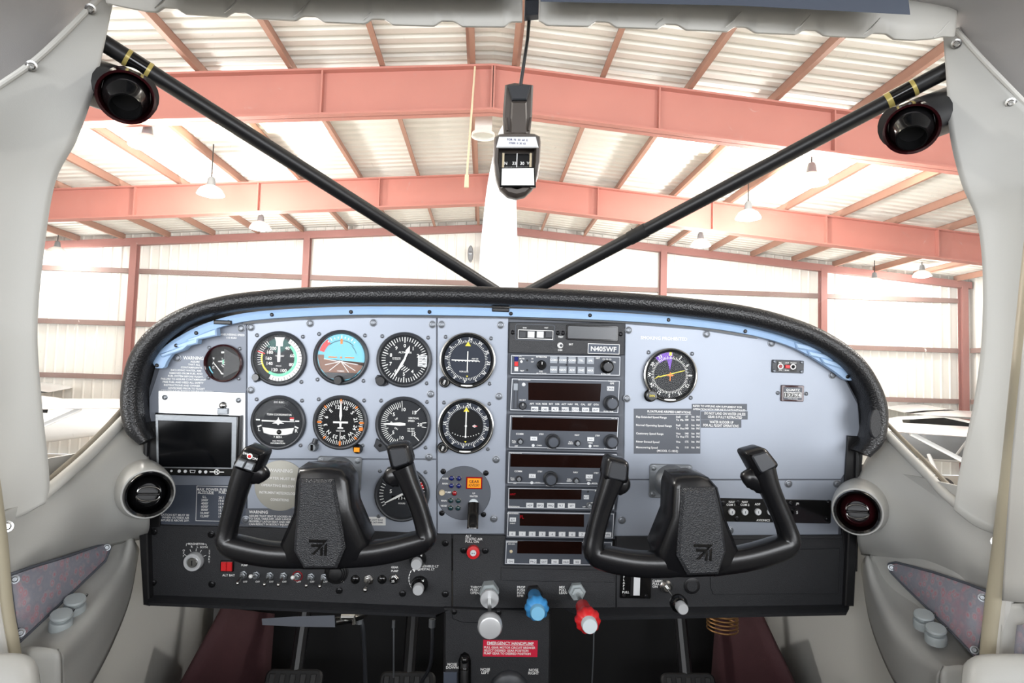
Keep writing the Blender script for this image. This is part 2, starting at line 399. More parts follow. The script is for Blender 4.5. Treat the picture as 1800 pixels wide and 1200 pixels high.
for sgn in (-1, 1):
    for k, (y0, y1) in enumerate(((11.1, 12.3), (16.0, 17.2), (4.6, 5.8))):
        for a, b in (((3.2, 4.4), (4.6, 5.8), (7.3, 8.5)), ((10.1, 11.3), (11.5, 12.7)), ((1.9, 3.1), (5.9, 7.1)))[k]:
            g = M(); g.add([(sgn * a, y0, roofz(a) - .02), (sgn * b, y0, roofz(b) - .02), (sgn * b, y1, roofz(b) - .02), (sgn * a, y1, roofz(a) - .02)], [(0, 1, 2, 3)])
            solid(mesh_obj('skylight_sheet', g, 'skylight', ceiling, smooth=False), .006)
# red rigid frames: deep I-section rafters
def rafter(y, label):
    t = WThing('roof_beam', label, 'beam', (0, y, RIDGE - .95), 'red steel roof beams')
    zt = -.22; dep = .72
    for sgn in (-1, 1):
        for nm, a, b, hw in (('web', zt, zt - dep, .012), ('flange', zt, zt - .03, .13), ('flange', zt - dep, zt - dep + .03, .13)):
            w = M(); pts = [(0, RIDGE + a), (sgn * HX, roofz(HX) + a), (sgn * HX, roofz(HX) + b), (0, RIDGE + b)]
            w.T = Matrix.Translation((0, y, 0)) @ Matrix.Rotation(math.pi / 2, 4, 'X'); w.prism(pts, -hw, hw)
            t.part(nm, 'rust', w, smooth=False)
        for q in (0.02, 2.6, 5.4, 8.2, 11.0, 13.6):
            w = M(); X = sgn * q; w.box(X - .012, y - .12, X + .012, y + .12, roofz(q) + zt - dep + .02, roofz(q) + zt - .02); t.part('stiffener', 'rust', w, smooth=False)
    for sgn in (-1, 1):
        w = M(); w.box(sgn * 15.4, y - .13, sgn * 15.8, y + .13, 0, roofz(15.5) - .9); t.part('column', 'rust', w, smooth=False)
rafter(9.52, 'wide red steel roof beam crossing above the compass')
rafter(14.76, 'red steel roof beam next to the far wall, second one back')
# high-bay lamps
def hang_lamp(x, y, z, label):
    t = WThing('high_bay_lamp', label, 'lamp', (x, y, z), 'high bay lamps under the hangar roof')
    a = M(); a.T = Matrix.Translation((x, y, z)); a.lathe([(0, .34), (.05, .34), (.07, .30), (.09, .16), (.09, .15)][::-1], 16); t.part('ballast_housing', 'aircraftgrey', a)
    a = M(); a.T = Matrix.Translation((x, y, z)); a.lathe([(.26, -.02), (.25, .02), (.20, .10), (.10, .16), (.0, .17)], 24); solid(t.part('shade', 'white', a), .006)
    a = M(); a.T = Matrix.Translation((x, y, z)); a.lathe([(0, -.08), (.12, -.06), (.22, -.02), (.24, .0)], 24); t.part('lens', 'lampglow', a)
    a = M(); a.cyl((x, y, z + .33), (x, y, roofz(x) + .02), .012, seg=8); t.part('cord', 'black', a)
    L = bpy.data.lights.new('lamp_light', 'POINT'); L.energy = LAMP_W * (.3 if abs(x) > 10 else 1); L.shadow_soft_size = .22; L.color = (1, .97, .93)
    lo = bpy.data.objects.new('lamp_light', L); COL.objects.link(lo); lo.parent = t.root; lo.location = (0, 0, -.36)
for (x, y, z), lb in zip([(-5.4, 9.9, 6.25), (-5.7, 12.9, 6.35), (-5.75, 15.9, 6.35), (5.55, 10.4, 6.3), (5.55, 13.0, 6.35), (5.6, 16.1, 6.4), (13.5, 18.7, 6.3), (12.3, 19.2, 6.1), (-12.9, 19.2, 6.1), (-5.6, 2.0, 6.3), (5.6, 2.0, 6.3)],
    ['glaring high bay lamp below the left black air vent tube', 'bright high bay lamp in front of the second red beam at left', 'small high bay lamp beyond the second red beam at left', 'glaring high bay lamp right of the compass, nearest on that side',
     'bright high bay lamp in front of the second red beam at right', 'small high bay lamp under the purlins right of the propeller', 'bright high bay lamp close to the right hangar corner', 'dim white bell lamp against the right part of the far wall', 'dim white bell lamp against the left part of the far wall',
     'unseen high bay lamp added above the left wing to light the roof', 'unseen high bay lamp added above the right wing to light the roof']): hang_lamp(x, y, z, lb)  # last pair hangs out of view, added to light the roof
# small bits on the wall and roof
p = W(827, 446, 19.8); t = WThing('wall_bell', 'small dark oval bell box high on the far wall left of the propeller', 'bell', p)
a = M(); a.T = Matrix.Translation(p) @ Matrix.Rotation(math.pi / 2, 4, 'X'); a.prism([(.09 * math.cos(k * .3927), .26 * math.sin(k * .3927)) for k in range(16)], -.12, .1, .03); t.part('housing', 'aircraftgrey', a)
a = M(); a.T = Matrix.Translation(p) @ Matrix.Rotation(math.pi / 2, 4, 'X'); a.lathe([(.06, .1), (.06, .14), (0, .16)], 16); t.part('dome', 'castmetal', a)
p0 = W(820, 327, 9.2); t = WThing('pull_cord', 'beige pull cord with pale handle hanging from the near red beam', 'cord', p0)
a = M(); a.cyl(p0 + Vector((0, 0, .16)), Vector((p0.x + .06, 9.42, roofz(0) - .24)), .016, seg=8); t.part('cord', 'manila', a)
a = M(); a.cyl(p0 - Vector((0, 0, .02)), p0 + Vector((0, 0, .17)), .035, .03, 10); t.part('handle', 'manila', a)
p0 = W(850, 222, 10.2); t = WThing('heater_box', 'small pale vent box with pipe hung under the roof ridge', 'vent', p0)
a = M(); a.T = Matrix.Translation(p0); a.box(-.14, -.14, .14, .14, -.12, .2, .02); t.part('box', 'roofsheet', a)
a = M(); a.cyl(p0 + Vector((0, 0, .19)), p0 + Vector((0, 0, .62)), .08, seg=14); t.part('pipe', 'castmetal', a)
a = M(); a.T = Matrix.Translation(p0); a.lathe([(.2, -.18), (.19, -.12), (0, -.11)], 16); t.part('collar', 'roofsheet', a)

# ---- parked light aircraft
def aircraft(x, y, rot, label, stripe, s=1.0, zl=0.0):
    t = WThing('parked_airplane', label, 'airplane', (x, y, 0), 'airplanes parked in the hangar'); t.root.rotation_euler.z = rot
    def P(nm, mt, mb): return mesh_obj(nm, mb, mt, t.root, s)
    st = [(-2.2, .9, .02, .02), (-2.1, .95, .36, .30), (-1.4, 1.0, .5, .42), (-.8, 1.15, .56, .55), (.2, 1.25, .58, .66), (1.2, 1.2, .52, .6), (2.4, 1.15, .34, .36), (4.2, 1.2, .14, .2), (5.0, 1.25, .05, .12)]
    rows = [[(cx_, hw * math.cos(2 * math.pi * k / 18) * (1), cz + zl + hh * math.sin(2 * math.pi * k / 18)) for k in range(18)] for cx_, cz, hw, hh in [(a_, b_, c_, d_) for a_, b_, c_, d_ in st]]
    a = M(); a.grid(rows, True); f = P('fuselage', 'aircraftwhite', a)
    a = M(); a.grid([[(q[0], q[1] * 1.02, q[2]) for q in r[15:18] + r[0:3]] for r in rows[2:8]]); P('side_stripe', stripe, a)
    a = M(); a.grid([[(q[0], q[1] * 1.03, q[2]) for q in r[1:4]] for r in rows[3:6]]); P('side_window', 'screen', a)
    a = M(); a.grid([[(q[0], q[1] * 1.03, q[2]) for q in r[6:9]] for r in rows[3:6]]); P('side_window', 'screen', a)
    for sg in (-1, 1):
        sec = lambda c, th, yy, zz: [(-.6 + c * u, yy, zz + th * v) for u, v in ((0, 0), (.08, .5), (.3, .7), (.7, .4), (1, 0), (.6, -.25), (.2, -.35))]
        a = M(); a.grid([sec(1.6, .2, sg * .3, 1.9 + zl), sec(1.6, .2, sg * 2.6, 1.95 + zl), sec(1.15, .12, sg * 5.3, 2.05 + zl), sec(.7, .03, sg * 5.5, 2.06 + zl)], True); P('wing', 'aircraftwhite', a)
        a = M(); a.tube([(0, sg * .5, .8 + zl), (.1, sg * 2.6, 1.9 + zl)], [(.03, .07)] * 2, 8); P('wing_strut', 'aircraftwhite', a)
        a = M(); a.grid([[(4.2 + u * .8, sg * q, 1.35 + zl + v * .05) for u, v in ((0, 0), (.3, 1), (1, 0), (.3, -1))] for q in (.05, 1.5)], True); P('stabilizer', 'aircraftwhite', a)
        a = M(); a.tube([(.6, sg * .4, .8 + zl), (.5, sg * 1.15, .3)], .05, 8); P('gear_leg', 'aircraftwhite', a)
        a = M(); a.T = Matrix.Translation((.5, sg * 1.2, .25)) @ Matrix.Rotation(math.pi / 2, 4, 'X'); a.lathe([(.1, -.08), (.2, -.09), (.25, -.04), (.25, .04), (.2, .09), (.1, .08)], 20); P('wheel', 'rubber', a)
    a = M(); a.T = Matrix.Rotation(math.pi / 2, 4, 'X'); a.prism([(3.7, 1.35 + zl), (4.5, 2.5 + zl), (5.1, 2.55 + zl), (5.2, 1.3 + zl)], -.05, .05, .02); P('tail_fin', stripe if stripe == 'aircraftorange' else 'aircraftwhite', a)
    a = M(); a.tube([(-1.6, 0, .7 + zl), (-1.5, 0, .25)], .04, 8); P('nose_leg', 'aircraftgrey', a)
    a = M(); a.T = Matrix.Translation((-1.5, 0, .2)) @ Matrix.Rotation(math.pi / 2, 4, 'X'); a.lathe([(.08, -.06), (.2, -.05), (.2, .05), (.08, .06)], 18); P('nose_wheel', 'rubber', a)
    a = M(); a.T = Matrix.Translation((-2.2, 0, .9 + zl)) @ Matrix.Rotation(-math.pi / 2, 4, 'Y'); a.lathe([(.16, -.1), (.12, .1), (0, .22)], 16); P('spinner', stripe, a)
    a = M(); a.box(-2.3, -.07, -2.26, .07, .0 + zl, 1.85 + zl, .01); P('propeller', 'aircraftgrey', a)
aircraft(-10.6, 12.6, math.radians(-80), 'white high wing airplane with navy stripe parked at far left', 'aircraftnavy')
aircraft(-12.5, 16.8, math.radians(20), 'white high wing airplane with orange tail parked behind at left', 'aircraftorange', zl=.1)
aircraft(11.2, 11.8, math.radians(255), 'white high wing airplane with grey stripe parked at far right', 'aircraftgrey')
aircraft(13.0, 17.0, math.radians(160), 'white high wing airplane parked against the right far wall', 'aircraftgrey', zl=.2)

# ================================================================== AIRCRAFT NOSE
t = WThing('propeller', 'white propeller blade standing upright ahead of the windshield', 'propeller', (0.05, 2.2, 2.75))
rows = []
ctr = catmull([(879, 640, 36), (876, 560, 37), (876, 500, 36), (878, 420, 33), (882, 330, 27), (887, 270, 20), (889, 235, 13), (890, 218, 5)], 5)
for c in ctr:
    tw = math.radians(8 + (640 - c.y) / 40); p = W(c.x, c.y, 2.2); hw = c.z * 2.2 / F
    rows.append([(p.x + hw * u * math.cos(tw) - .022 * v * math.sin(tw), p.y + hw * u * math.sin(tw) + .022 * v, p.z) for u, v in ((-1, 0), (-.8, .6), (0, .9), (.8, .5), (1, 0), (.8, -.25), (0, -.35), (-.8, -.3))])
a = M(); a.grid(rows, True); t.part('blade', 'bladewhite', a, ang=50)
a = M(); a.T = Matrix.Translation((0.05, 2.05, 2.62)) @ Matrix.Rotation(-math.pi / 2, 4, 'X'); a.lathe([(.17, 0), (.17, .1), (.13, .28), (.05, .42), (0, .45)], 24); t.part('spinner', 'bladewhite', a)
c = M(); rows = []
for y, hw, zt in ((1.43, .46, .10), (1.6, .44, .07), (1.9, .40, .03), (2.04, .30, -.03)):
    rows.append([(.03 + hw * math.copysign(abs(math.cos(q)) ** .6, math.cos(q)), y, 2.8 + zt - .3 + .3 * math.copysign(abs(math.sin(q)) ** .6, math.sin(q))) for q in [math.pi * 2 * k / 28 for k in range(28)]])
c.grid(rows, True); tag(mesh_obj('engine_cowling', c, 'bladewhite', None), 'white engine cowling in front of the glareshield, hidden below it', 'cowling')
# ================================================================== CABIN SHELL
EZ = EYE.z
def surf(name, rows, mt, th=.006, parent=None, nu=6, nv=6, ang=60):
    a = M(); a.grid(patch(rows, nu, nv)); o = mesh_obj(name, a, mt, parent, ang=ang); solid(o, th, 0); return o
# windshield
ws = surf('window_1', [
    [(110, -40, .80), (300, -60, .79), (600, -70, .78), (915, -60, .775), (1250, -45, .78), (1550, -10, .79), (1740, 40, .80)],
    [(40, 330, .84), (260, 200, .95), (560, 160, 1.0), (912, 150, 1.02), (1270, 180, 1.0), (1570, 240, .95), (1770, 370, .84)],
    [(30, 700, .84), (210, 480, 1.05), (540, 400, 1.17), (908, 380, 1.22), (1290, 410, 1.17), (1590, 520, 1.05), (1770, 720, .84)],
    [(40, 930, .84), (215, 745, 1.0), (520, 600, 1.22), (905, 590, 1.30), (1310, 610, 1.22), (1560, 775, 1.0), (1730, 960, .84)]], 'windshield', .004)
tag(ws, 'curved clear acrylic windshield with fine scratches', kind='structure'); ws.modifiers.clear()
# headliner, header strip, visors
hl = surf('cabin_headliner', [
    [(-160, -260, .52), (100, -300, .52), (300, -300, .52), (900, -300, .52), (1500, -260, .52), (1750, -240, .52), (1980, -200, .52)],
    [(-260, 80, .64), (60, -30, .70), (240, -60, .71), (900, -55, .72), (1580, -20, .71), (1740, 20, .70), (2060, 130, .64)],
    [(-260, 420, .70), (100, 140, .80), (235, -20, .80), (900, -30, .80), (1625, 40, .80), (1715, 170, .80), (2060, 470, .70)]], 'liner', .008)
tag(hl, 'light grey cloth headliner above the windshield', 'headliner')
t = WThing('windshield_header', 'beige header strip with scalloped lower edge along the windshield top', 'trim', W(915, 20, .69))
for seg, (x0, x1) in enumerate(((188, 918), (947, 1676))):
    a = M(); n = 160; up = []; lo = []
    for k in range(n + 1):
        x = x0 + (x1 - x0) * k / n; f = (x - 188) / (1676 - 188)
        base = (12 + 32 * math.sin(min(1, (x - 188) / 730) * math.pi / 2)) if seg == 0 else (41 + 30 * ((x - 947) / 729) ** 1.25)
        ph = ((x - x0) % 122) / 122; lip = 9 * (1 if .12 < ph < .72 else (ph / .12 if ph <= .12 else max(0, 1 - (ph - .72) / .1)))
        if seg == 0: lip *= min(1, (x - x0) / 70)
        else: lip *= min(1, (x1 - x) / 70)
        top = (-30 if seg == 0 else -32 + 46 * ((x - 947) / 729))
        dep = .70 + .03 * (abs(x - 915) / 750) ** 2
        up.append(W(x, top - 30, dep + .012)); lo.append(W(x, base - 6 + lip, dep - .006))
    mid = [(p + q) / 2 - Vector((0, .006, 0)) for p, q in zip(up, lo)]
    a.grid([up, mid, lo]); solid(t.part('strip', 'trimlight', a, ang=60), .004, 0)
    for k in range(6):
        x = x0 + 122 * k + 96; base = (12 + 32 * math.sin(min(1, (x - 188) / 730) * math.pi / 2)) if seg == 0 else (41 + 30 * ((x - 947) / 729) ** 1.25)
        if x > x1 - 20: continue
        b = M(); b.tube([W(x + 16, base - 32, .700), W(x, base - 14, .697), W(x - 12, base - 4, .694)], [.0006, .0012, .0006], 8); t.part('crease', 'trimlight', b)
for pts, lb in (([(225, -80), (915, -95), (915, -2), (370, -6), (225, -4)], 'dark slate sun visor folded up above the left windshield'), ([(948, -80), (1590, -60), (1600, 26), (1300, 10), (950, 3)], 'dark slate sun visor folded up above the right windshield')):
    t = WThing('sun_visor', lb, 'visor', W(*pts[0], .64), 'sun visors'); a = M()
    fr = [W(*p, .655) for p in pts]; bk = [W(*p, .67) for p in pts]; n = len(pts)
    a.add(fr + bk, [tuple(range(n))[::-1], tuple(range(n, 2 * n))] + [(k, (k + 1) % n, n + (k + 1) % n, n + k) for k in range(n)]); t.part('visor_panel', 'placard', a, ang=20)
    b = M(); b.tube([W(pts[0][0] + 10, pts[0][1] + 8, .65), W(pts[1][0] - 10, pts[1][1] + 8, .65)], .004, 8); t.part('hinge_rod', 'steel', b)
# a screw head facing direction n at world p
def wscrew(t, p, r=.004, mt='steel', n=None, parent=None):
    p = Vector(p); n = n or (EYE - p); a = M(); a.T = align(p, p + n); a.lathe([(r * 1.5, 0), (r * 1.5, r * .25), (r, r * .3), (r, r * .6), (r * .7, r * .85), (r * .35, r * .85), (r * .3, r * .5), (0, r * .5)], 14)
    return t.part('screw', mt, a, parent)
def thing_from(name, label, cat, p, group=None): return WThing(name, label, cat, p, group)
def surfpart(t, name, rows, mt, th=.005, nu=6, nv=6, parent=None):
    a = M(); a.grid(patch(rows, nu, nv)); o = t.part(name, mt, a, parent, ang=60); solid(o, th, 0); return o
# ---- left pillar cover
t = WThing('pillar_cover', 'beige molded cover on the left windshield pillar', 'pillar cover', W(60, 880, .76), 'windshield pillar covers')
L = [[(176, -8, .745), (187, -4, .75), (199, 2, .76)], [(95, 75, .735), (140, 85, .745), (180, 92, .76)], [(12, 138, .715), (85, 158, .735), (163, 165, .765)], [(-150, 252, .66), (20, 240, .705), (134, 246, .77)],
     [(-190, 330, .64), (5, 330, .70), (97, 318, .77)], [(-190, 450, .64), (-5, 450, .695), (76, 445, .77)], [(-190, 580, .64), (-10, 580, .69), (65, 580, .765)], [(-190, 720, .64), (-5, 720, .69), (73, 712, .765)], [(-190, 870, .64), (0, 862, .69), (86, 842, .77)], [(-190, 932, .645), (4, 917, .69), (80, 884, .768)]]
L = [[(x, y, .765 - .0004 * (r[-1][0] - x) - .04 * (i / 9) ** 2) for x, y, d in r] for i, r in enumerate(L)]
surfpart(t, 'cover', L, 'trim', .005)
a = M(); a.tube(catmull([W(178, -8, .755), W(120, 52, .736), W(60, 108, .717), W(0, 150, .697), (W(-80, 205, .673))], 5), .0035, 10); t.part('edge_bead', 'trimlight', a)
for q in ((159, 16, .746), (55, 116, .713)): wscrew(t, W(*q), .004)
# ---- right pillar cover
t = WThing('pillar_cover', 'beige molded cover on the right windshield pillar', 'pillar cover', W(1720, 930, .76), 'windshield pillar covers')
L = [[(1658, 62, .76), (1670, 58, .755), (1682, 55, .75)], [(1664, 150, .765), (1700, 135, .745), (1738, 122, .735)], [(1670, 240, .77), (1740, 225, .735), (1812, 198, .70)], [(1690, 322, .77), (1770, 320, .71), (1930, 300, .66)],
     [(1716, 385, .765), (1780, 390, .705), (1970, 400, .65)], [(1727, 470, .765), (1785, 480, .70), (1970, 490, .65)], [(1726, 590, .76), (1790, 600, .695), (1972, 610, .64)], [(1713, 700, .76), (1780, 720, .695), (1960, 740, .65)], [(1690, 810, .765), (1735, 830, .72), (1776, 850, .69)], [(1676, 895, .77), (1716, 925, .73), (1764, 943, .69)]]
L = [[(x, y, .765 - .0004 * (x - r[0][0]) - .04 * (i / 9) ** 2) for x, y, d in r] for i, r in enumerate(L)]
surfpart(t, 'cover', L, 'trim', .005)
a = M(); a.tube(catmull([W(1680, 52, .754), W(1722, 100, .740), W(1770, 150, .722), W(1815, 196, .706), W(1870, 250, .69)], 5), .0035, 10); t.part('edge_bead', 'trimlight', a)
for q in ((1681, 77, .752), (1777, 181, .718)): wscrew(t, W(*q), .004)
# ---- door post rails
def railthing(label, pts, r):
    t = WThing('door_post_rail', label, 'door post', W(*pts[-1]), 'door post rails')
    a = M(); a.tube(catmull([W(*p) for p in pts], 6), r, 12); t.part('rail', 'rail', a)
    a = M(); a.tube(catmull([W(p[0] + (14 if p[0] > 900 else -14), p[1], p[2] - .01) for p in pts], 6), r * .5, 8); t.part('seal', 'trimlight', a)
railthing('beige door post rail at the left edge behind the pillar cover', [(-40, 560, .66), (-30, 740, .665), (-12, 880, .675), (-2, 960, .68), (6, 1060, .685), (22, 1160, .69), (30, 1260, .69)], .008)
railthing('beige door post rail running down right of the paisley pocket', [(1840, 300, .665), (1822, 440, .665), (1802, 640, .665), (1786, 800, .67), (1772, 920, .675), (1760, 1020, .68), (1748, 1120, .685), (1738, 1250, .685)], .012)
# ---- cabin side walls below the trim
def lowwall(sg, X, label):
    t = WThing('cabin_sidewall', label, 'sidewall', (sg * X, .9, EZ - .9), 'cabin side walls')
    a = M(); ys = [.5 + .88 * k / 10 for k in range(11)]
    a.grid([[(sg * (X - .02 * math.sin(k / 10 * 3.0)), y, EZ - z) for k, y in enumerate(ys)] for z in (.12, .30, .45, .64)]); solid(t.part('wall_skin', 'trim', a, ang=60), .006, 0)
    a = M(); a.grid([[(sg * (X - .012 - .02 * math.sin(k / 10 * 3.0)), y, EZ - z + (.02 if z < .6 else 0)) for k, y in enumerate(ys)] for z in (.60, .66, .95)]); solid(t.part('kick_carpet', 'maroon', a, ang=60), .01, 0)
lowwall(-1, .56, 'grey lower cabin side wall with maroon kick carpet left of the pedals')
lowwall(1, .615, 'grey lower cabin side wall with maroon kick carpet right of the pedals')
# maroon carpet flaps either side of the footwell
for nm, lb, pts in (('kick_panel', 'dark maroon carpet panel sloping beside the left pedals', [(392, 1068, 1.12), (480, 1078, 1.25), (470, 1225, 1.22), (300, 1235, 1.06)]), ('kick_panel', 'dark maroon carpet panel sloping beside the right pedals', [(1262, 1068, 1.25), (1332, 1068, 1.13), (1412, 1235, 1.04), (1250, 1225, 1.22)])):
    p = [W(*q) for q in pts]; a = M(); a.grid([[p[0].lerp(p[1], k / 6) for k in range(7)], [(p[0].lerp(p[1], k / 6) + p[3].lerp(p[2], k / 6)) / 2 + Vector((0, .012 * math.sin(k / 6 * 3.1), 0)) for k in range(7)], [p[3].lerp(p[2], k / 6) for k in range(7)]])
    o = mesh_obj(nm, a, 'maroon', None, org=None); solid(o, .008, 0); tag(o, lb, 'carpet', 'maroon kick panels')
# ---- upper side trims with vent bosses
def side_trim(label, rows, sill, gask, boss, bossdir, scr, valve_label):
    t = WThing('side_trim', label, 'side trim', W(*rows[-1][2]), 'molded side trims')
    surfpart(t, 'molding', rows, 'trim', .005)
    a = M(); a.tube(catmull([W(*p) for p in sill], 6), [(.006, .007)] * ((len(sill) - 1) * 6 + 1), 12); t.part('sill_bead', 'trimlight', a)
    a = M(); a.tube(catmull([W(*p) for p in gask], 6), [(.003, .004)] * ((len(gask) - 1) * 6 + 1), 10); t.part('gasket', 'gasket', a)
    c = W(*boss[:3]); ax = Vector(bossdir).normalized(); r = boss[3]
    b = M(); b.T = align(c - ax * .13, c); b.lathe([(r * 1.30, -.03), (r * 1.24, .02), (r * 1.18, .06), (r * 1.11, .092), (r * 1.05, .113), (r * 1.01, .124), (r * .96, .130), (r * .9, .130), (r * .88, .10)], 48); t.part('vent_boss', 'trim', b, ang=60)
    for s_ in scr: wscrew(t, W(*s_), .004)
    return c, ax, r * .9
def air_vent(label, c, ax, r, roll, tint):
    t = WThing('air_vent', label, 'air vent', c, 'round air vents'); T = align(c, c + ax) @ Matrix.Rotation(roll, 4, 'Z')
    a = M(); a.T = T; a.lathe([(r, -.02), (r, .004), (r * .95, .008), (r * .86, .006), (r * .80, -.004), (r * .8, -.02)], 36); t.part('bezel_ring', 'gloss', a)
    a = M(); a.T = T; a.lathe([(r * .80, -.018), (r * .72, -.004), (r * .52, .004), (r * .48, .002), (r * .46, -.016), (0, -.018)], 36); t.part('eyeball', tint, a)
    a = M(); a.T = T; a.lathe([(r * .44, -.016), (r * .44, -.010), (0, -.010)], 28); t.part('nozzle_core', 'black', a)
    a = M(); a.T = T; a.box(-r * .46, -r * .05, r * .46, r * .05, -.012, .003, .001); t.part('vane', 'gloss', a)
    for sg in (-1, 1):
        a = M(); a.T = T; a.tube([(r * .45 * math.cos(q), sg * r * .10 + sg * r * .22 * math.sin(q), .001) for q in [math.pi * k / 12 for k in range(13)]], r * .035, 8); t.part('louver', 'steel', a)
rows = [[(-60, 925, .645), (20, 893, .70), (88, 860, .775), (150, 806, .86), (214, 740, .945), (240, 752, .96)],
        [(-60, 960, .645), (20, 930, .70), (95, 885, .765), (165, 830, .84), (220, 795, .90), (262, 815, .92)],
        [(-60, 985, .645), (20, 965, .70), (100, 920, .76), (170, 880, .825), (222, 868, .862), (262, 872, .872)],
        [(-60, 1005, .645), (20, 990, .70), (100, 955, .765), (170, 930, .835), (222, 918, .872), (262, 925, .91)],
        [(-60, 1030, .65), (15, 1012, .705), (90, 988, .78), (150, 970, .85), (200, 955, .91), (252, 944, .955)]]
v = side_trim('grey molded side trim left of the panel holding an air vent', rows, [(60, 884, .745), (100, 849, .775), (150, 805, .845), (190, 766, .90), (217, 738, .935)], [(60, 872, .76), (96, 836, .79), (146, 792, .86), (186, 752, .912), (213, 722, .948)], (261, 868, .845, .0325), (.72, -1, .06), [(12, 925, .69), (128, 826, .84)], '')
air_vent('round black air vent in the trim left of the panel', *v, -.1, 'gloss')
rows = [[(1545, 770, .965), (1556, 760, .945), (1610, 815, .86), (1676, 885, .775), (1740, 930, .72), (1850, 990, .65)],
        [(1508, 845, .92), (1556, 825, .895), (1610, 870, .83), (1680, 920, .765), (1745, 955, .715), (1850, 1010, .65)],
        [(1506, 900, .872), (1552, 898, .862), (1612, 920, .82), (1680, 955, .76), (1745, 985, .71), (1850, 1030, .65)],
        [(1508, 950, .91), (1550, 946, .872), (1612, 962, .83), (1680, 985, .765), (1742, 1010, .712), (1850, 1050, .65)],
        [(1515, 972, .955), (1560, 980, .905), (1612, 998, .85), (1680, 1020, .78), (1742, 1040, .715), (1850, 1075, .655)]]
v = side_trim('grey molded side trim right of the panel holding an air vent', rows, [(1555, 759, .935), (1590, 794, .885), (1625, 829, .835), (1660, 866, .785), (1700, 900, .745)], [(1560, 745, .948), (1596, 781, .90), (1632, 816, .85), (1668, 853, .80), (1705, 884, .76)], (1507, 899, .845, .0325), (-.72, -1, .06), [(1752, 952, .70), (1626, 852, .845)], '')
air_vent('round black air vent in the trim right of the panel', *v, .1, 'maroonglass')
# ---- armrests with cup valves and map pockets
def armrest(label, rows, end):
    t = WThing('armrest', label, 'armrest', W(*rows[-1][-1]), 'molded armrests'); surfpart(t, 'molding', rows, 'trim', .005, 6, 5)
    surfpart(t, 'end_face', end, 'trim', .005, 4, 4); return t
armrest('grey molded armrest ledge below the left paisley pocket', [
    [(212, 945, .935), (190, 968, .915), (140, 1020, .84), (80, 1080, .785), (20, 1145, .735), (-10, 1180, .71)],
    [(222, 948, .93), (206, 985, .90), (165, 1040, .825), (112, 1098, .765), (66, 1138, .725), (40, 1160, .71)],
    [(230, 945, .925), (216, 1000, .885), (180, 1058, .81), (140, 1108, .755), (112, 1136, .72), (100, 1148, .705)],
    [(236, 955, .93), (222, 1020, .895), (190, 1085, .825), (152, 1140, .77), (124, 1168, .735), (106, 1182, .715)],
    [(242, 965, .95), (226, 1050, .92), (200, 1120, .86), (168, 1185, .80), (140, 1230, .755), (108, 1260, .725)]],
    [[(20, 1142, .712), (60, 1138, .708), (100, 1140, .704)], [(20, 1160, .706), (60, 1158, .702), (106, 1160, .702)], [(20, 1260, .712), (60, 1260, .710), (108, 1260, .708)]])
armrest('grey molded armrest ledge below the right paisley pocket', [
    [(1530, 975, .935), (1572, 1010, .915), (1620, 1060, .84), (1670, 1110, .785), (1715, 1162, .735), (1740, 1190, .71)],
    [(1526, 978, .93), (1556, 1025, .90), (1598, 1085, .825), (1640, 1135, .765), (1676, 1170, .725), (1700, 1180, .71)],
    [(1524, 978, .925), (1540, 1035, .885), (1574, 1105, .81), (1616, 1150, .755), (1646, 1172, .72), (1658, 1180, .705)],
    [(1520, 985, .93), (1534, 1055, .895), (1564, 1130, .825), (1602, 1180, .77), (1634, 1200, .735), (1650, 1212, .715)],
    [(1516, 995, .95), (1530, 1085, .92), (1556, 1160, .86), (1588, 1220, .80), (1618, 1255, .755), (1648, 1275, .725)]],
    [[(1660, 1170, .704), (1690, 1170, .708), (1735, 1175, .712)], [(1654, 1190, .702), (1690, 1188, .702), (1735, 1195, .706)], [(1652, 1270, .708), (1690, 1270, .710), (1735, 1270, .712)]])
def pocket(label, pts, scr, rim):
    t = WThing('map_pocket', label, 'map pocket', W(*pts[0]), 'paisley map pockets'); n = len(pts)
    p = [W(*q) for q in pts]; c = sum(p, Vector()) / n; c2 = c + (EYE - c).normalized() * .002
    a = M(); rin = [q.lerp(c, .08) + (EYE - q).normalized() * .005 for q in p]; q2 = [q + (c - EYE).normalized() * .012 for q in p]
    a.add(q2 + p + rin + [c2 + (EYE - c).normalized() * .006], [(k, (k + 1) % n, n + (k + 1) % n, n + k) for k in range(n)] + [(n + k, n + (k + 1) % n, 2 * n + (k + 1) % n, 2 * n + k) for k in range(n)] + [(2 * n + k, 2 * n + (k + 1) % n, 3 * n) for k in range(n)])
    t.part('fabric_cover', 'paisley', a, ang=60)
    a = M(); a.tube([q + (EYE - q).normalized() * .003 for q in p + [p[0]]], .0018, 8); t.part('piping', 'placard_grey', a)
    for s_ in scr: wscrew(t, W(*s_), .003, 'castmetal')
pocket('triangular paisley fabric map pocket in the left side wall', [(16, 1010, .70), (60, 995, .735), (120, 977, .795), (185, 954, .885), (194, 962, .89), (185, 985, .88), (140, 1028, .815), (80, 1085, .755), (34, 1128, .71), (26, 1090, .705), (20, 1045, .70)], [(26, 1018, .70), (188, 962, .878), (36, 1112, .702)], None)
pocket('triangular paisley fabric map pocket in the right side wall', [(1562, 991, .89), (1575, 988, .88), (1640, 1005, .80), (1700, 1025, .745), (1737, 1040, .70), (1737, 1065, .70), (1728, 1110, .705), (1718, 1158, .71), (1690, 1128, .735), (1640, 1078, .79), (1590, 1030, .86), (1566, 1005, .885)], [(1567, 997, .878), (1727, 1050, .70), (1713, 1142, .705)], None)
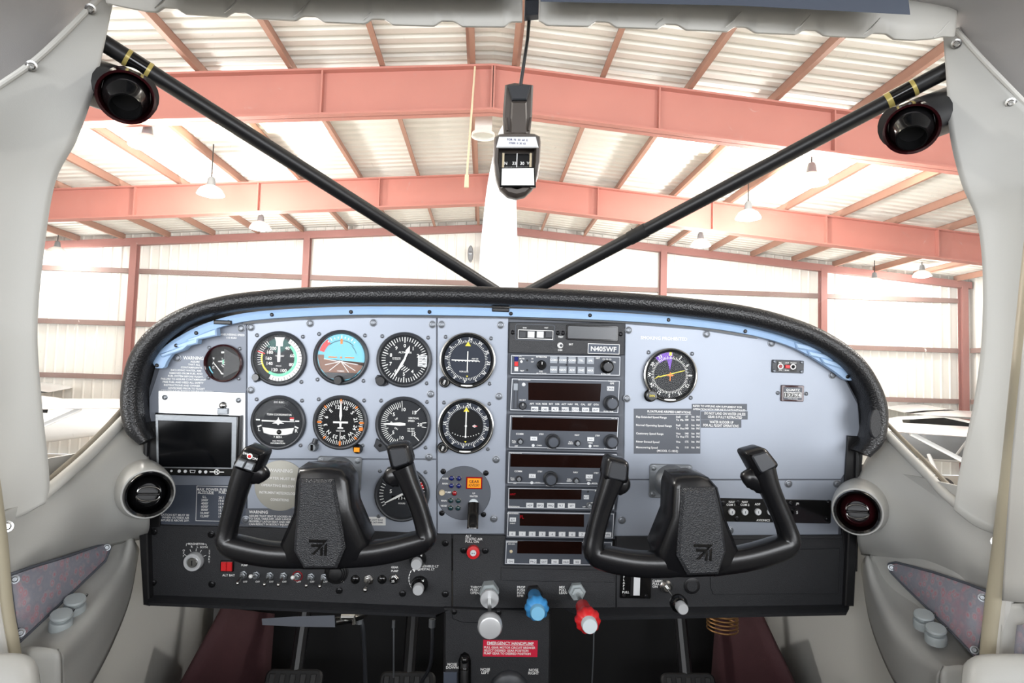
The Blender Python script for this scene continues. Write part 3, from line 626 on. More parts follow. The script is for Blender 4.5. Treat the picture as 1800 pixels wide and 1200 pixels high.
def valve(px, py, d, label):
    c = W(px, py, d); n = (EYE - c).normalized() * .4 + Vector((0, 0, 1)); t = WThing('defrost_valve', label, 'valve', c, 'round grey cap valves'); T = align(c, c + n)
    a = M(); a.T = T; a.lathe([(.0118, -.006), (.0118, .003), (.0106, .005), (.007, .005)], 24); t.part('collar', 'cupgrey', a)
    a = M(); a.T = T; a.lathe([(.007, .003), (.007, .0085), (.0110, .009), (.0115, .011), (.0105, .013), (0, .0138)], 24); t.part('cap', 'cupgrey', a)
    a = M(); a.T = T; a.cyl((.009, .006, .005), (.012, .008, .011), .0013, seg=8); t.part('latch_pin', 'steel', a)
valve(131, 1068, .782, 'grey cap valve on the left armrest, nearer the panel'); valve(107, 1095, .755, 'grey cap valve on the left armrest, nearer the camera')
valve(1624, 1094, .782, 'grey cap valve on the right armrest, nearer the panel'); valve(1645, 1119, .755, 'grey cap valve on the right armrest, nearer the camera')
# ---- seat and door edges at the frame corners
def pad(name, label, cat, rows, mt):
    t = WThing(name, label, cat, W(*rows[-1][0])); surfpart(t, 'cover', rows, mt, .01); return t
pad('arm_cushion', 'rounded beige door armrest end at the bottom left corner', 'armrest', [[(-60, 1160, .62), (0, 1158, .63), (38, 1160, .635), (52, 1172, .64)], [(-60, 1168, .60), (0, 1166, .61), (44, 1170, .62), (58, 1186, .63)], [(-60, 1250, .59), (0, 1250, .60), (50, 1250, .61), (64, 1250, .62)]], 'trim')
pad('arm_cushion', 'rounded beige door armrest end at the bottom right corner', 'armrest', [[(1708, 1168, .64), (1725, 1160, .635), (1770, 1158, .63), (1860, 1160, .62)], [(1700, 1184, .63), (1720, 1172, .62), (1770, 1168, .61), (1860, 1170, .60)], [(1696, 1250, .62), (1715, 1250, .61), (1770, 1250, .60), (1860, 1250, .59)]], 'trim')
pad('door_panel', 'beige door panel edge at the right side of the frame', 'door', [[(1822, 400, .64), (1850, 400, .63), (1890, 400, .60)], [(1785, 800, .65), (1820, 800, .63), (1880, 800, .60)], [(1768, 1055, .66), (1800, 1058, .64), (1880, 1060, .60)]], 'trimlight')
pad('door_pocket', 'dark sliver of paisley door pocket at the right edge', 'pocket', [[(1796, 1100, .655), (1830, 1095, .63)], [(1790, 1150, .655), (1830, 1150, .63)], [(1792, 1200, .655), (1830, 1210, .63)]], 'paisley')
pad('door_panel', 'grey lower door panel at the right side of the frame', 'door', [[(1766, 1060, .675), (1800, 1060, .66), (1880, 1060, .62)], [(1758, 1130, .675), (1800, 1130, .66), (1880, 1130, .62)], [(1750, 1250, .675), (1800, 1250, .66), (1880, 1250, .62)]], 'trim')
# ---- windshield braces
def brace(label, a0, a1, tape, wrap):
    t = WThing('windshield_brace', label, 'brace', W(*a1), 'black V braces behind the windshield'); p0, p1 = W(*a0), W(*a1)
    a = M(); a.tube([p0, p1], .0108, 18); t.part('tube', 'black', a)
    for f0, f1, mt in tape:
        a = M(); a.tube([p0.lerp(p1, f0), p0.lerp(p1, f1)], .0116, 18); t.part('tape_band', mt, a)
    for f in wrap:
        a = M(); a.tube([p0.lerp(p1, f) + Vector((0, 0, .006)), p0.lerp(p1, f + .008) + Vector((.002, 0, .0165))], [(.004, .002), (.001, .001)], 8); t.part('tape_tail', 'rubber', a)
brace('black tube brace from the left windshield corner to the glareshield', (150, 55, .765), (872, 512, 1.13), [(.075, .105, 'gloss'), (.068, .075, 'tape'), (.105, .112, 'tape')], [])
brace('black tube brace from the right windshield corner to the glareshield', (1690, 110, .765), (928, 514, 1.13), [(.085, .12, 'gloss'), (.078, .085, 'tape'), (.12, .13, 'tape'), (.655, .70, 'rubber')], [.69])
# ---- overhead air vents
def overhead(label, c, b, tint):
    c = W(*c); b = W(*b); t = WThing('overhead_vent', label, 'air vent', b, 'overhead air vents'); n = (EYE + Vector((0, -.05, -.35)) - c)
    a = M(); a.tube([b, b.lerp(c + Vector((0, .03, .01)), .6), c + Vector((0, .03, .012))], [.030, .029, .026], 20); t.part('duct', 'black', a)
    T = align(c, c + n)
    a = M(); a.T = T; a.lathe([(.026, -.03), (.027, 0), (.030, .006), (.031, .009), (.028, .008), (.026, .002), (.025, -.01)], 32); t.part('flange', 'maroonglass', a)
    T2 = align(c, c + n.normalized() + Vector((0, 0, -.45)))
    a = M(); a.T = T2; a.lathe([(.024, -.012), (.0245, .002), (.0225, .010), (.018, .016), (.0172, .024), (.0155, .024), (.014, .008)], 32); nz = t.part('nozzle', 'gloss', a)
    a = M(); a.T = T2; a.lathe([(.0145, .008), (.0145, .009), (0, .009)], 24); t.part('nozzle_bore', 'rubber', a, nz)
overhead('black air vent tube hanging at the left windshield corner', (222, 168, .74), (150, 140, .80), 'gloss')
overhead('black air vent tube hanging at the right windshield corner', (1602, 224, .74), (1690, 185, .80), 'gloss')

# ---- the rest of the cabin around the camera: roof, rear bulkhead, lower side walls (window band left open)
def shell(nm, label, x0, y0, z0, x1, y1, z1, mt): a = M(); a.box(x0, y0, x1, y1, EZ + z0, EZ + z1, .004); return tag(mesh_obj(nm, a, mt, None), label, kind='structure')
shell('ceiling_cabin', 'grey cloth cabin roof above the seats', -.62, -1.5, .47, .68, .5, .49, 'liner')
shell('wall_rear', 'dark carpeted rear cabin bulkhead behind the seats', -.62, -1.52, -.95, .68, -1.5, .14, 'maroon')
shell('wall_cabin_left', 'grey lower door wall left of the pilot seat', -.62, -1.5, -.95, -.60, .5, -.22, 'trim')
shell('wall_cabin_right', 'grey lower door wall right of the copilot seat', .66, -1.5, -.95, .68, .5, -.22, 'trim')
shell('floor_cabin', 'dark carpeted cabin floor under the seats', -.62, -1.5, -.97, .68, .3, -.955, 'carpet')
# ================================================================== GLARESHIELD
OUT = [(246, 782), (222, 757), (213, 710), (219, 655), (238, 608), (274, 568), (330, 537), (400, 518), (500, 507), (620, 502), (760, 502), (900, 505), (1100, 514), (1250, 528), (1350, 546), (1440, 577), (1508, 622), (1545, 675), (1559, 725), (1552, 775), (1528, 803)]
INN = [(262, 772), (251, 745), (246, 705), (251, 662), (270, 622), (300, 590), (347, 562), (413, 546), (505, 538), (625, 534), (760, 534), (900, 537), (1095, 546), (1240, 560), (1338, 577), (1422, 604), (1484, 643), (1516, 687), (1527, 728), (1524, 767), (1506, 792)]
HW = 30
t = PThing('glareshield', 'black padded leather glareshield arching over the instrument panel', 'glareshield', 886, 505, HW)
o = catmull([(*t.a(*p), 0) for p in OUT], 5); i_ = catmull([(*t.a(*p), 0) for p in INN], 5)
lip = M(); rows = []
for p, q in zip(o, i_):
    c = (p + q) / 2; d = (p - q) / 2; h = d.length
    row = [(p.x, p.y, -260 if True else 0), (p.x, p.y, -60)] + [(c.x + d.x * math.cos(a), c.y + d.y * math.cos(a), h * 1.0 * math.sin(a)) for a in [math.pi * k / 12 for k in range(13)]]
    e = q + (q - p).normalized() * 1.5; row += [(e.x, e.y, -8), (q.x, q.y, -14), (q.x + d.x * .15, q.y + d.y * .15, -HW - 6), (q.x + d.x * .3, q.y + d.y * .3, -250)]
    rows.append(row)
lip.grid(rows, True); n = len(rows[0]); lip.Fc += [tuple(range(n))[::-1], tuple(range(len(rows) * n - n, len(rows) * n))]
t.part('padded_hood', 'hood', lip, ang=50)
# seam bead along the inner lip
a = M(); a.tube([(q + (p - q) * .05) + Vector((0, 0, -8)) for p, q in zip(o, i_)], 1.8, 8); t.part('welt_seam', 'black', a)
# right finger hole pad
c = t.a(1530, 742); a = M(); a.prism([(c[0] + 12 * math.cos(k * .3927) * .9, c[1] + 27 * math.sin(k * .3927)) for k in range(16)], 8, 16, 1.5); a2 = t.part('finger_recess', 'crinkle', a)
# ---- frosted light strip under the lip
LS = [(276, 646), (290, 624), (318, 599), (366, 575), (430, 558), (520, 550), (650, 546), (880, 549), (1090, 557), (1230, 568), (1330, 584), (1400, 606), (1458, 636), (1503, 666)]
t = PThing('panel_light_strip', 'frosted pale blue post light strip curving under the glareshield', 'light strip', 886, 549, 12)
pts = catmull([(*t.a(*p), 0) for p in LS], 6); n = len(pts); rows = []
for k, p in enumerate(pts):
    tn = (pts[min(k + 1, n - 1)] - pts[max(k - 1, 0)]).normalized(); nn = Vector((-tn.y, tn.x, 0)); f = k / (n - 1); e = min(f, 1 - f); hw = (7.5 + 6 * max(0, 1 - e / .16)) * min(1, .15 + e / .02)
    rows.append([p + nn * hw + Vector((0, 0, -5)), p + nn * hw * 1.0 + Vector((0, 0, 2)), p + nn * hw * .2 + Vector((0, 0, 5)), p - nn * hw * .9 + Vector((0, 0, 3)), p - nn * hw + Vector((0, 0, -5))])
a = M(); a.grid(rows, True); k = len(rows[0]); a.Fc += [tuple(range(k))[::-1], tuple(range((n - 1) * k, n * k))]; t.part('strip', 'frost', a)
def louver(q0, q1, q2, q3):
    a = M(); a.prism(t.A([q0, q1, q2, q3]), -9, 8, 2); t.part('louver', 'frost', a)
for q in ([(330, 597), (383, 577), (384, 590), (336, 600)], [(312, 606), (352, 592), (350, 604), (318, 612)], [(284, 622), (336, 604), (326, 615), (288, 628)],
          [(1393, 601), (1446, 613), (1440, 620), (1398, 612)], [(1416, 616), (1466, 626), (1460, 634), (1420, 625)], [(1438, 628), (1488, 642), (1482, 650), (1444, 638)]): louver(*q)
for x, y in ((310, 607), (345, 585), (402, 566), (478, 553), (617, 548), (755, 548), (898, 551), (1037, 554), (1175, 562), (1310, 582), (1434, 602), (1490, 662), (276, 642)):
    c = t.a(x, y, 4); a = M(); a.lathe([(3.4, 2), (3.4, 5), (2, 6), (0, 6)], 10, *c); t.part('screw', 'darkscrew', a)
for x, y in ((880, 544), (392, 566)):
    c = t.a(x, y, 4); a = M(); a.box(c[0] - 15, c[1] - 4, c[0] + 15, c[1] + 3, 3, 7, 1.5); t.part('clip', 'black', a)
# ================================================================== INSTRUMENT PANEL
t = PThing('instrument_panel', 'blue grey metal instrument panel carrying gauges and radios', 'instrument panel', 880, 760); IP = t
def plate(nm, pts, mt, w0, w1, ch=.8): 
    a = M(); a.prism(t.A(pts), w0, w1, ch); return t.part(nm, mt, a)
plate('backing_plate', [(258, 925), (256, 700), (275, 630), (330, 575), (430, 548), (640, 540), (895, 542), (1100, 550), (1280, 565), (1400, 600), (1480, 650), (1518, 720), (1512, 800), (1496, 950), (262, 945)], 'placard_grey', -8, -2.5)
plate('panel_plate', [(262, 920), (262, 700), (285, 632), (338, 584), (384, 568), (433, 562), (433, 806), (433, 921)], 'panel_shaded', -3, 0)
plate('panel_plate', [(434.5, 562), (600, 557), (767, 557), (767, 806), (434.5, 806)], 'panel', -3, 0)
plate('panel_plate', [(434.5, 808), (767, 808), (767, 938), (434.5, 925)], 'panel', -3, -.2)
plate('panel_plate', [(769, 557), (894, 559), (887, 938), (769, 938)], 'panel', -3, 0)
plate('panel_plate', [(1099, 562), (1240, 572), (1340, 588), (1420, 614), (1482, 660), (1508, 710), (1514, 790), (1478, 842), (1097, 842)], 'panel', -3, 0)
plate('panel_plate', [(1090, 844), (1478, 844), (1474, 942), (1078, 942)], 'panel', -3, -.2)
a = M(); a.tube([(*t.a(x, y), 3) for x, y in [(430, 566), (520, 558), (650, 553.5), (880, 555), (1090, 564), (1230, 575), (1330, 591)]], [(4.5, 4)] * 7, 8, ref=(0, 0, 1)); t.part('top_edge_strip', 'alu', a)
def scr(t, x, y, r, mt='screw', w=0, washer=True, absol=True, parent=None, name='screw'):
    c = t.a(x, y) if absol else (x, y); a = M()
    pr = ([(r, 0), (r, .8), (r * .78, 1.1)] if washer else []) + [(r * .72, .2), (r * .68, 1.5), (r * .4, 2.4), (r * .34, 2.4), (r * .3, 1.4), (0, 1.4)]
    a.lathe([(q[0], q[1] + w) for q in pr], 14, *c); return t.part(name, mt, a, parent)
for x, y in ((424, 577), (441, 575), (545, 568), (656, 567), (760, 570), (776, 570), (880, 571), (441, 685), (757, 692), (877, 696), (1105, 580), (1242, 587), (1356, 603), (1463, 659), (1102, 700), (754, 803), (872, 807), (868, 911), (1093, 914), (1283, 932), (1386, 850), (1471, 850), (312, 629), (432, 913)): scr(t, x, y, 7)
# ---- flat lettering and placards on the panel (thin engraved plates)
def placard(label, x0, y0, x1, y1, mt, lines, tm='white', w=0.0, th=.5, border=False, poly=None, cat='placard', extra=None):
    p = PThing('placard', label, cat, (x0 + x1) / 2, (y0 + y1) / 2)
    if mt:
        a = M(); a.prism(p.A(poly or [(x0, y1), (x1, y1), (x1, y0), (x0, y0)]), w, w + th, .1); p.part('plate', mt, a)
    else: th = 0
    a = M()
    for ln in lines:
        s, x, y, h = ln[:4]; al = ln[4] if len(ln) > 4 else 'C'; wd = ln[5] if len(ln) > 5 else None; c = p.a(x, y); a.text(s, c[0], c[1], h, al, w + th + .15, 0, True, wd)
    if extra: extra(p, a, w + th)
    if border:
        A = p.a(x0 + 1, y1 - 1); B = p.a(x1 - 1, y0 + 1); a.rectline(A[0], A[1], B[0], B[1], .8, w + th, .2)
    if a.V: p.part('lettering', tm, a)
    return p
placard('white WARNING contaminants text beside the small round gauge', 282, 622, 376, 688, None, [('WARNING', 340, 629, 6, 'C', 36)] + [(s, 376 - q, 635.7 + 5.3 * k, 3.3, 'R') for k, (s, q) in enumerate((('ASSURE', 25), ('THAT ALL', 24), ('CONTAMINANTS,', 20), ('INCLUDING WATER, ARE', 22), ('REMOVED FROM FUEL AND', 20), ('FUEL SYSTEM BEFORE FLIGHT.', 18), ('FAILURE TO ASSURE CONTAMINANT', 14), ('FREE FUEL AND HEED ALL SAFETY', 18), ('INSTRUCTIONS AND OWNER', 24), ('ADVISORIES PRIOR TO FLIGHT', 16), ('CAN RESULT IN BODILY INJURY OR DEATH.', 0)))], w=.1)
placard('white MANEUVERING SPEED text above the small round gauge', 380, 583, 430, 596, None, [('MANEUVERING SPEED', 407, 588, 3.6, 'C', 46), ('110 KIAS', 407, 593.5, 3.4)], w=.1)
placard('white SMOKING PROHIBITED text at the top of the right panel', 1125, 590, 1208, 600, None, [('SMOKING PROHIBITED', 1167, 594.5, 5.5, 'C', 82)], w=.1)
def tbl(p, a, w):
    c = p.a(1138, 727.5); d = p.a(1215, 728.5); a.line(*c, *d, .6, w, .15)
rowsT = [('Flap Extended Speed Range', 732, (('Stall', '47', 'kts', 'IAS', 732), ('To Vfe', '100', 'kts', 'IAS', 737.5))), ('Normal Operating Speed Range', 746.5, (('Stall', '53', 'kts', 'IAS', 747), ('To Vno', '140', 'kts', 'IAS', 752.5))),
         ('Cautionary Speed Range', 761, (('Vno', '140', 'kts', 'IAS', 761.5), ('To Vne', '175', 'kts', 'IAS', 767))), ('Never Exceed Speed', 775.5, (('Vne', '175', 'kts', 'IAS', 776),)), ('Maneuvering Speed', 785.5, (('Va', '110', 'kts', 'IAS', 786),))]
L = [('FLOATPLANE AIRSPEED LIMITATIONS', 1176, 723.5, 3.8, 'C', 76)]
for s, y, rs in rowsT:
    L.append((s, 1118, y, 3.4, 'L'))
    for a_, b_, c_, d_, yy in rs: L += [(a_, 1188, yy, 3.4, 'L'), (b_, 1207, yy, 3.4), (c_, 1218, yy, 3.2), (d_, 1227, yy, 3.2)]
L.append(('(MODEL C-185E)', 1173, 792, 3.6))
placard('dark grey airspeed limitations table placard on the right panel', 1114, 718, 1231, 797, 'placard_grey', L, extra=tbl)
placard('dark grey placard starting REFER TO WIPLINE above the airspeed table', 1216, 709.5, 1313, 721, 'placard_grey', [('REFER TO WIPLINE AFM SUPPLEMENT FOR', 1218, 713, 3.3, 'L', 86), ('OPERATION WITH WIPLINE FLOATS INSTALLED', 1218, 718.5, 3.3, 'L', 92)], w=.2)
placard('dark grey DO NOT LAND ON WATER placard on the right panel', 1232, 722.5, 1314, 737, 'placard_grey', [('DO NOT LAND ON WATER UNLESS', 1274, 726.7, 4.4, 'C', 72), ('GEAR IS FULLY RETRACTED', 1274, 732.8, 4.4, 'C', 60)], w=.4)
placard('dark grey WATER RUDDER UP placard on the right panel', 1232, 737.5, 1303, 751.5, 'placard_grey', [('WATER RUDDER UP', 1268, 741.5, 4.4, 'C', 42), ('FOR ALL FLIGHT OPERATIONS', 1267, 747.6, 4.4, 'C', 62)], w=.2)
def box1(p, a, w):
    A = p.a(344, 915); B = p.a(424, 855); a.rectline(A[0], A[1], B[0], B[1], .8, w, .2); a.line(*p.a(348, 867), *p.a(376, 868), .5, w, .15)
placard('dark blue grey MAX. POWER FUEL FLOW altitude table placard', 268, 852, 433, 920, 'placard', [('MAX. POWER FUEL FLOW', 346, 859.5, 4.6, 'L', 74), ('ALTITUDE', 348, 864.6, 4.2, 'L', 28), ('FUEL FLOW', 385, 865, 4.2, 'L', 32)] + [(s, 360, 873 + 5.6 * k, 4, 'C') for k, s in enumerate(('S.L.', "2000'", "4000'", "6000'", "8000'", "10,000'", "12,000'"))] + [(s, 389, 874 + 5.6 * k, 4, 'C') for k, s in enumerate(('20.1', '19.0', '17.9', '16.9', '15.8', '14.8', '13.7'))] +
        [('WINTERIZATION KIT MUST BE', 333, 905, 3.6, 'R'), ('REMOVED WHEN OUTSIDE AIR', 333, 909.8, 3.6, 'R'), ("TEMPERATURE IS ABOVE 20'F.", 333, 914.6, 3.6, 'R')], extra=box1)
placard('grey seat lock WARNING placard under the round disc placard', 432, 893, 560, 925, 'placard_grey', [('WARNING', 438, 899, 5.2, 'L', 33)] + [(s, 438, 906 + 4.8 * k, 3.4, 'L') for k, s in enumerate(('ASSURE THAT SEAT IS LOCKED IN POSITION PRIOR', 'TO TAXI, TAKE-OFF, AND LANDING. FAILURE TO', 'PROPERLY LATCH SEAT AND HEED ALL SAFETY', 'CAN RESULT IN BODILY INJURY OR DEATH.'))], w=.3)
p = placard('round tan disc placard reading WARNING behind the left yoke', 448, 807, 538, 899, None, [], w=.2)
a = M(); a.lathe([(45, 0), (45, 1.2), (44, 1.8), (0, 1.8)], 48); p.part('disc', 'warndisc', a)
a = M()
for s, y, h, wd in (('WARNING', 27, 6, 42), ('WATER MUST BE', 13, 4.4, 52), ('OPERATING BELOW IN', 0, 4.4, 66), ('INSTRUMENT METEOROLOGICAL', -13, 4.4, 72), ('CONDITIONS', -25, 4.4, 32)): a.text(s, 0, y, h, 'C', 2, 1.5, True, wd)
p.part('lettering', 'white', a)
placard('small white paper label right of the left yoke pad', 633, 908, 678, 923, 'white', [('INTERIOR LIGHT BULB', 655, 913, 2.8, 'C', 36), ('NUMBER 267-0045', 655, 917.5, 2.8, 'C', 36)], 'placard', w=0, th=.5)
# ================================================================== ROUND GAUGES
def gauge(name, label, px, py, r, face='dial', ring='bezel', rim=None, screws=True, sd=.84, glass=True, group='round flight instruments'):
    g = PThing(name, label, 'gauge', px, py, 0, group)
    a = M(); a.lathe([(r * 1.02, 0), (r * 1.02, 4), (r, 6.5), (r * .955, 7.6), (r * .91, 7), (r * .875, 2.2), (r * .86, 1.2)], 48); b = g.part('bezel', ring, a)
    if rim:
        a = M(); a.lathe([(r * 1.03, 6), (r * 1.03, 7.2), (r * .985, 8.2), (r * .965, 7.6)], 48); g.part('rim', rim, a, b)
    a = M(); a.lathe([(r * .88, 1.0), (r * .88, 1.4), (0, 1.4)], 48); g.part('dial_face', face, a)
    if glass:
        a = M(); a.lathe([(r * .90, 5.0), (r * .5, 5.05), (0, 5.07)], 36); g.part('cover_glass', 'dialglass', a)
    if screws:
        for sx in (-1, 1):
            for sy in (-1, 1): scr(g, sx * r * sd, sy * r * sd, 3.7, 'screw', 0, True, False)
    return g
FZ = 1.6
def needle(g, mt, pts, name='needle', z=2.6): a = M(); a.prism(pts, z, z + .5); return g.part(name, mt, a)
def rotp(pts, deg):
    a = math.radians(-deg); return [(x * math.cos(a) - y * math.sin(a), x * math.sin(a) + y * math.cos(a)) for x, y in pts]
def knob(g, name, x, y, r, h, mt, cap=None, label=None, flutes=0, absol=True, w=0, wide=1.25, parent=None):
    c = g.a(x, y) if absol else (x, y)
    a = M(); a.lathe([(r * wide, w), (r * wide, w + h * .25), (r * 1.05, w + h * .4), (r, w + h * .9), (r * .88, w + h), (0, w + h)], 20, *c); o = g.part(name, mt, a, parent, label)
    if cap:
        a = M(); a.lathe([(r * .8, w + h * .9), (r * .8, w + h + .6), (0, w + h + .8)], 18, *c); g.part('cap', cap, a, o if parent is None else parent)
    return o, c
# small vacuum/ammeter gauge
g = gauge('vacuum_gauge', 'small round vacuum gauge with dark maroon rim at upper left', 394, 638, 33.5, 'dialblack', 'maroonglass', sd=.80)
a = M(); a.flat([(0, -26), (26, -12), (28, 0), (26, 12), (0, 26)], FZ + .2); g.part('dark_half', 'screen', a)
a = M()
for s, x, y in (('V', -18, 8), ('A', -18, 0), ('C', -18, -8)): a.text(s, x, y, 4, w=FZ)
a.arc(-15, 10, 18, 21, FZ); a.arc(165, 195, 18, 20, FZ); a.line(-16, -2, -3, -18, 1.4, FZ)
for k in range(4): a.tick(55 + k * 25, 5, 11, 1, FZ, -8, 0)
a.text('AMP', -6, 3, 3, w=FZ); a.text('5', -3, 8, 3, w=FZ); g.part('markings', 'white', a)
a = M(); a.arc(80, 110, -2, 1, FZ); a.box(-2, -2, 0, 6, FZ, FZ + .3); g.part('green_mark', 'green', a); a = M(); a.arc(225, 255, 25, 27, FZ); g.part('blue_mark', 'skyblue', a)
# airspeed
g = gauge('airspeed_indicator', 'round airspeed indicator with white green and yellow arcs', 491, 630, 48)
a = M(); a.flat([(-25, 22), (-18, 30), (-8, 36), (8, 36), (18, 30), (20, 24), (0, 8)], FZ); g.part('top_window', 'teal', a)
a = M(); a.arc(28, 205, 32, 40, FZ + .1, 40); a.flat([(-9, 38), (9, 38), (6, 30), (6, 22), (-6, 22), (-6, 30)], FZ + .2)
for s, x, y in (('40', 14, 19), ('60', 23, 6), ('80', 22, -10), ('100', 9, -21), ('120', -7, -20), ('140', -16, -9), ('160', -18, 0), ('180', -16, 11), ('200', -11, 18)): a.text(s, x, y, 5.6, w=FZ + .3)
for k in range(12): a.tick(252 + k * 6.5, 30, 38, .9, FZ + .2)
a.text('AIRSPEED', 1, 5, 2.6, w=FZ + .3); a.text('KNOTS', 0, -13, 2, w=FZ + .3); g.part('markings', 'white', a)
a = M(); a.arc(40, 215, 27, 32, FZ + .1, 40); g.part('green_arc', 'green', a); a = M(); a.arc(215, 285, 29, 32, FZ + .2); g.part('yellow_arc', 'yellow', a)
a = M(); a.tick(288, 26, 40, 2, FZ + .3); g.part('red_line', 'red', a)
a = M()
for k in range(22): a.tick(35 + k * 8, 36 if k % 2 else 34, 40.5, .7, FZ + .25)
g.part('ticks', 'black', a)
needle(g, 'white', [(-2.4, -6), (2.4, -6), (2.8, 4), (1.6, 26), (0, 30), (-1.6, 26), (-2.8, 4)]); knob(g, 'setting_knob', -37, -34, 6.5, 12, 'gloss', absol=False)
# attitude
g = gauge('attitude_indicator', 'round attitude indicator with blue sky and brown ground', 600, 628, 48, 'skyblue')
a = M(); a.flat([(-41, 4), (-41, 0), (-36, -20), (-20, -34), (0, -41), (20, -34), (36, -20), (41, -8), (41, -14), (30, -12), (-30, -3), (-30, 4)], FZ); g.part('ground', 'brown', a)
a = M(); a.prism([(-30, -27), (30, -27), (20, -36), (0, -41), (-20, -36)], FZ, FZ + 3.2, .3); g.part('mask', 'bezel', a)
a = M(); a.flat([(-31, 6), (-31, -26), (31, -26), (31, -12), (0, -7), (-31, -3)], FZ + .1); g.part('ground_disc', 'brown', a)
a = M(); a.line(-30, -3.2, 30, -12, 1.2, FZ + .3)
for x0, x1, y in ((0, -28, -14), (0, -20, -24), (0, 14, -26), (0, 26, -23)): a.line(0, -7, x1, y, 1.1, FZ + .3)
for k in (-40, -30, -20, -10, 0, 10, 20, 30, 40): a.tick(k, 34, 39 if k % 30 == 0 else 37, 1.6, FZ + .2)
a.text('TUMBLE', 0, -24, 2.4, w=FZ + .4); a.arc(150, 210, 6, 7.2, FZ + 1, 10); g.part('markings', 'white', a)
a = M(); a.arc(-45, 45, 29.4, 30.4, FZ + .2, 24); a.arc(40, 75, 27, 27.8, FZ + .2, 12); g.part('roll_arc', 'dialslate', a)
a = M(); a.arc(286, 322, 31, 40, FZ + .4, 10); g.part('red_flag', 'red', a)
a = M(); a.box(-22, -.8, -7, 1.2, FZ + 1, FZ + 1.6); a.box(7, -.8, 23, 1.2, FZ + 1, FZ + 1.6); a.lathe([(1.8, FZ + 1), (1.8, FZ + 1.6), (0, FZ + 1.6)], 10); a.flat([(-2, 24), (2, 24), (2, 33), (-2, 33)], FZ + .3); g.part('miniature_airplane', 'orange', a)
knob(g, 'caging_knob', -2, -40, 7.5, 14, 'black', absol=False)
# altimeter
g = gauge('altimeter', 'round black altimeter with white numerals and two hands', 711, 632, 48)
a = M()
for k in range(50): a.tick(k * 7.2, 33 if k % 5 else 30, 40, 1.1 if k % 5 else 1.7, FZ)
for k in range(10):
    if k not in (3,): a.text(str(k), 25 * math.sin(math.radians(k * 36)), 25 * math.cos(math.radians(k * 36)), 6, w=FZ)
a.text('ALTIMETER', 1, 13, 3.2, w=FZ); a.text('CALIBRATED', -14, 3, 1.8, w=FZ); a.text('TO 20,000 FT', -14, .4, 1.8, w=FZ); g.part('markings', 'white', a)
a = M(); a.box(24, -11, 40, 9, FZ, FZ + .3); w_ = g.part('pressure_window', 'key', a); a = M()
for k in range(6): a.line(26, 7 - k * 3.2, 31 if k % 2 else 38, 7 - k * 3.2, .7, FZ + .3)
a.text('29', 34, 3, 3, w=FZ + .5); a.text('30', 34, -7, 3, w=FZ + .5); g.part('scale', 'dialblack', a, w_)
needle(g, 'white', rotp([(-1.6, -4), (1.6, -4), (2.4, 8), (1.2, 33), (0, 36), (-1.2, 33), (-2.4, 8)], 209)); needle(g, 'white', rotp([(-1.2, -3), (1.2, -3), (2, 12), (4, 16), (0, 27), (-4, 16), (-2, 12)], 20), 'hand', 3.3)
a = M()
for k in range(4): a.line(-8 + k * 3.5, -16 - k * 2, -1 + k * 3.5, -10 - k * 2, 1.3, FZ + .2)
g.part('striped_flag', 'white', a)
a = M(); a.prism([(-46, -28), (-34, -30), (-26, -44), (-34, -48), (-48, -42), (-50, -34)], 0, 5, 1); e = g.part('knob_ear', 'bezel', a); knob(g, 'setting_knob', -39, -38, 8, 15, 'black', absol=False)
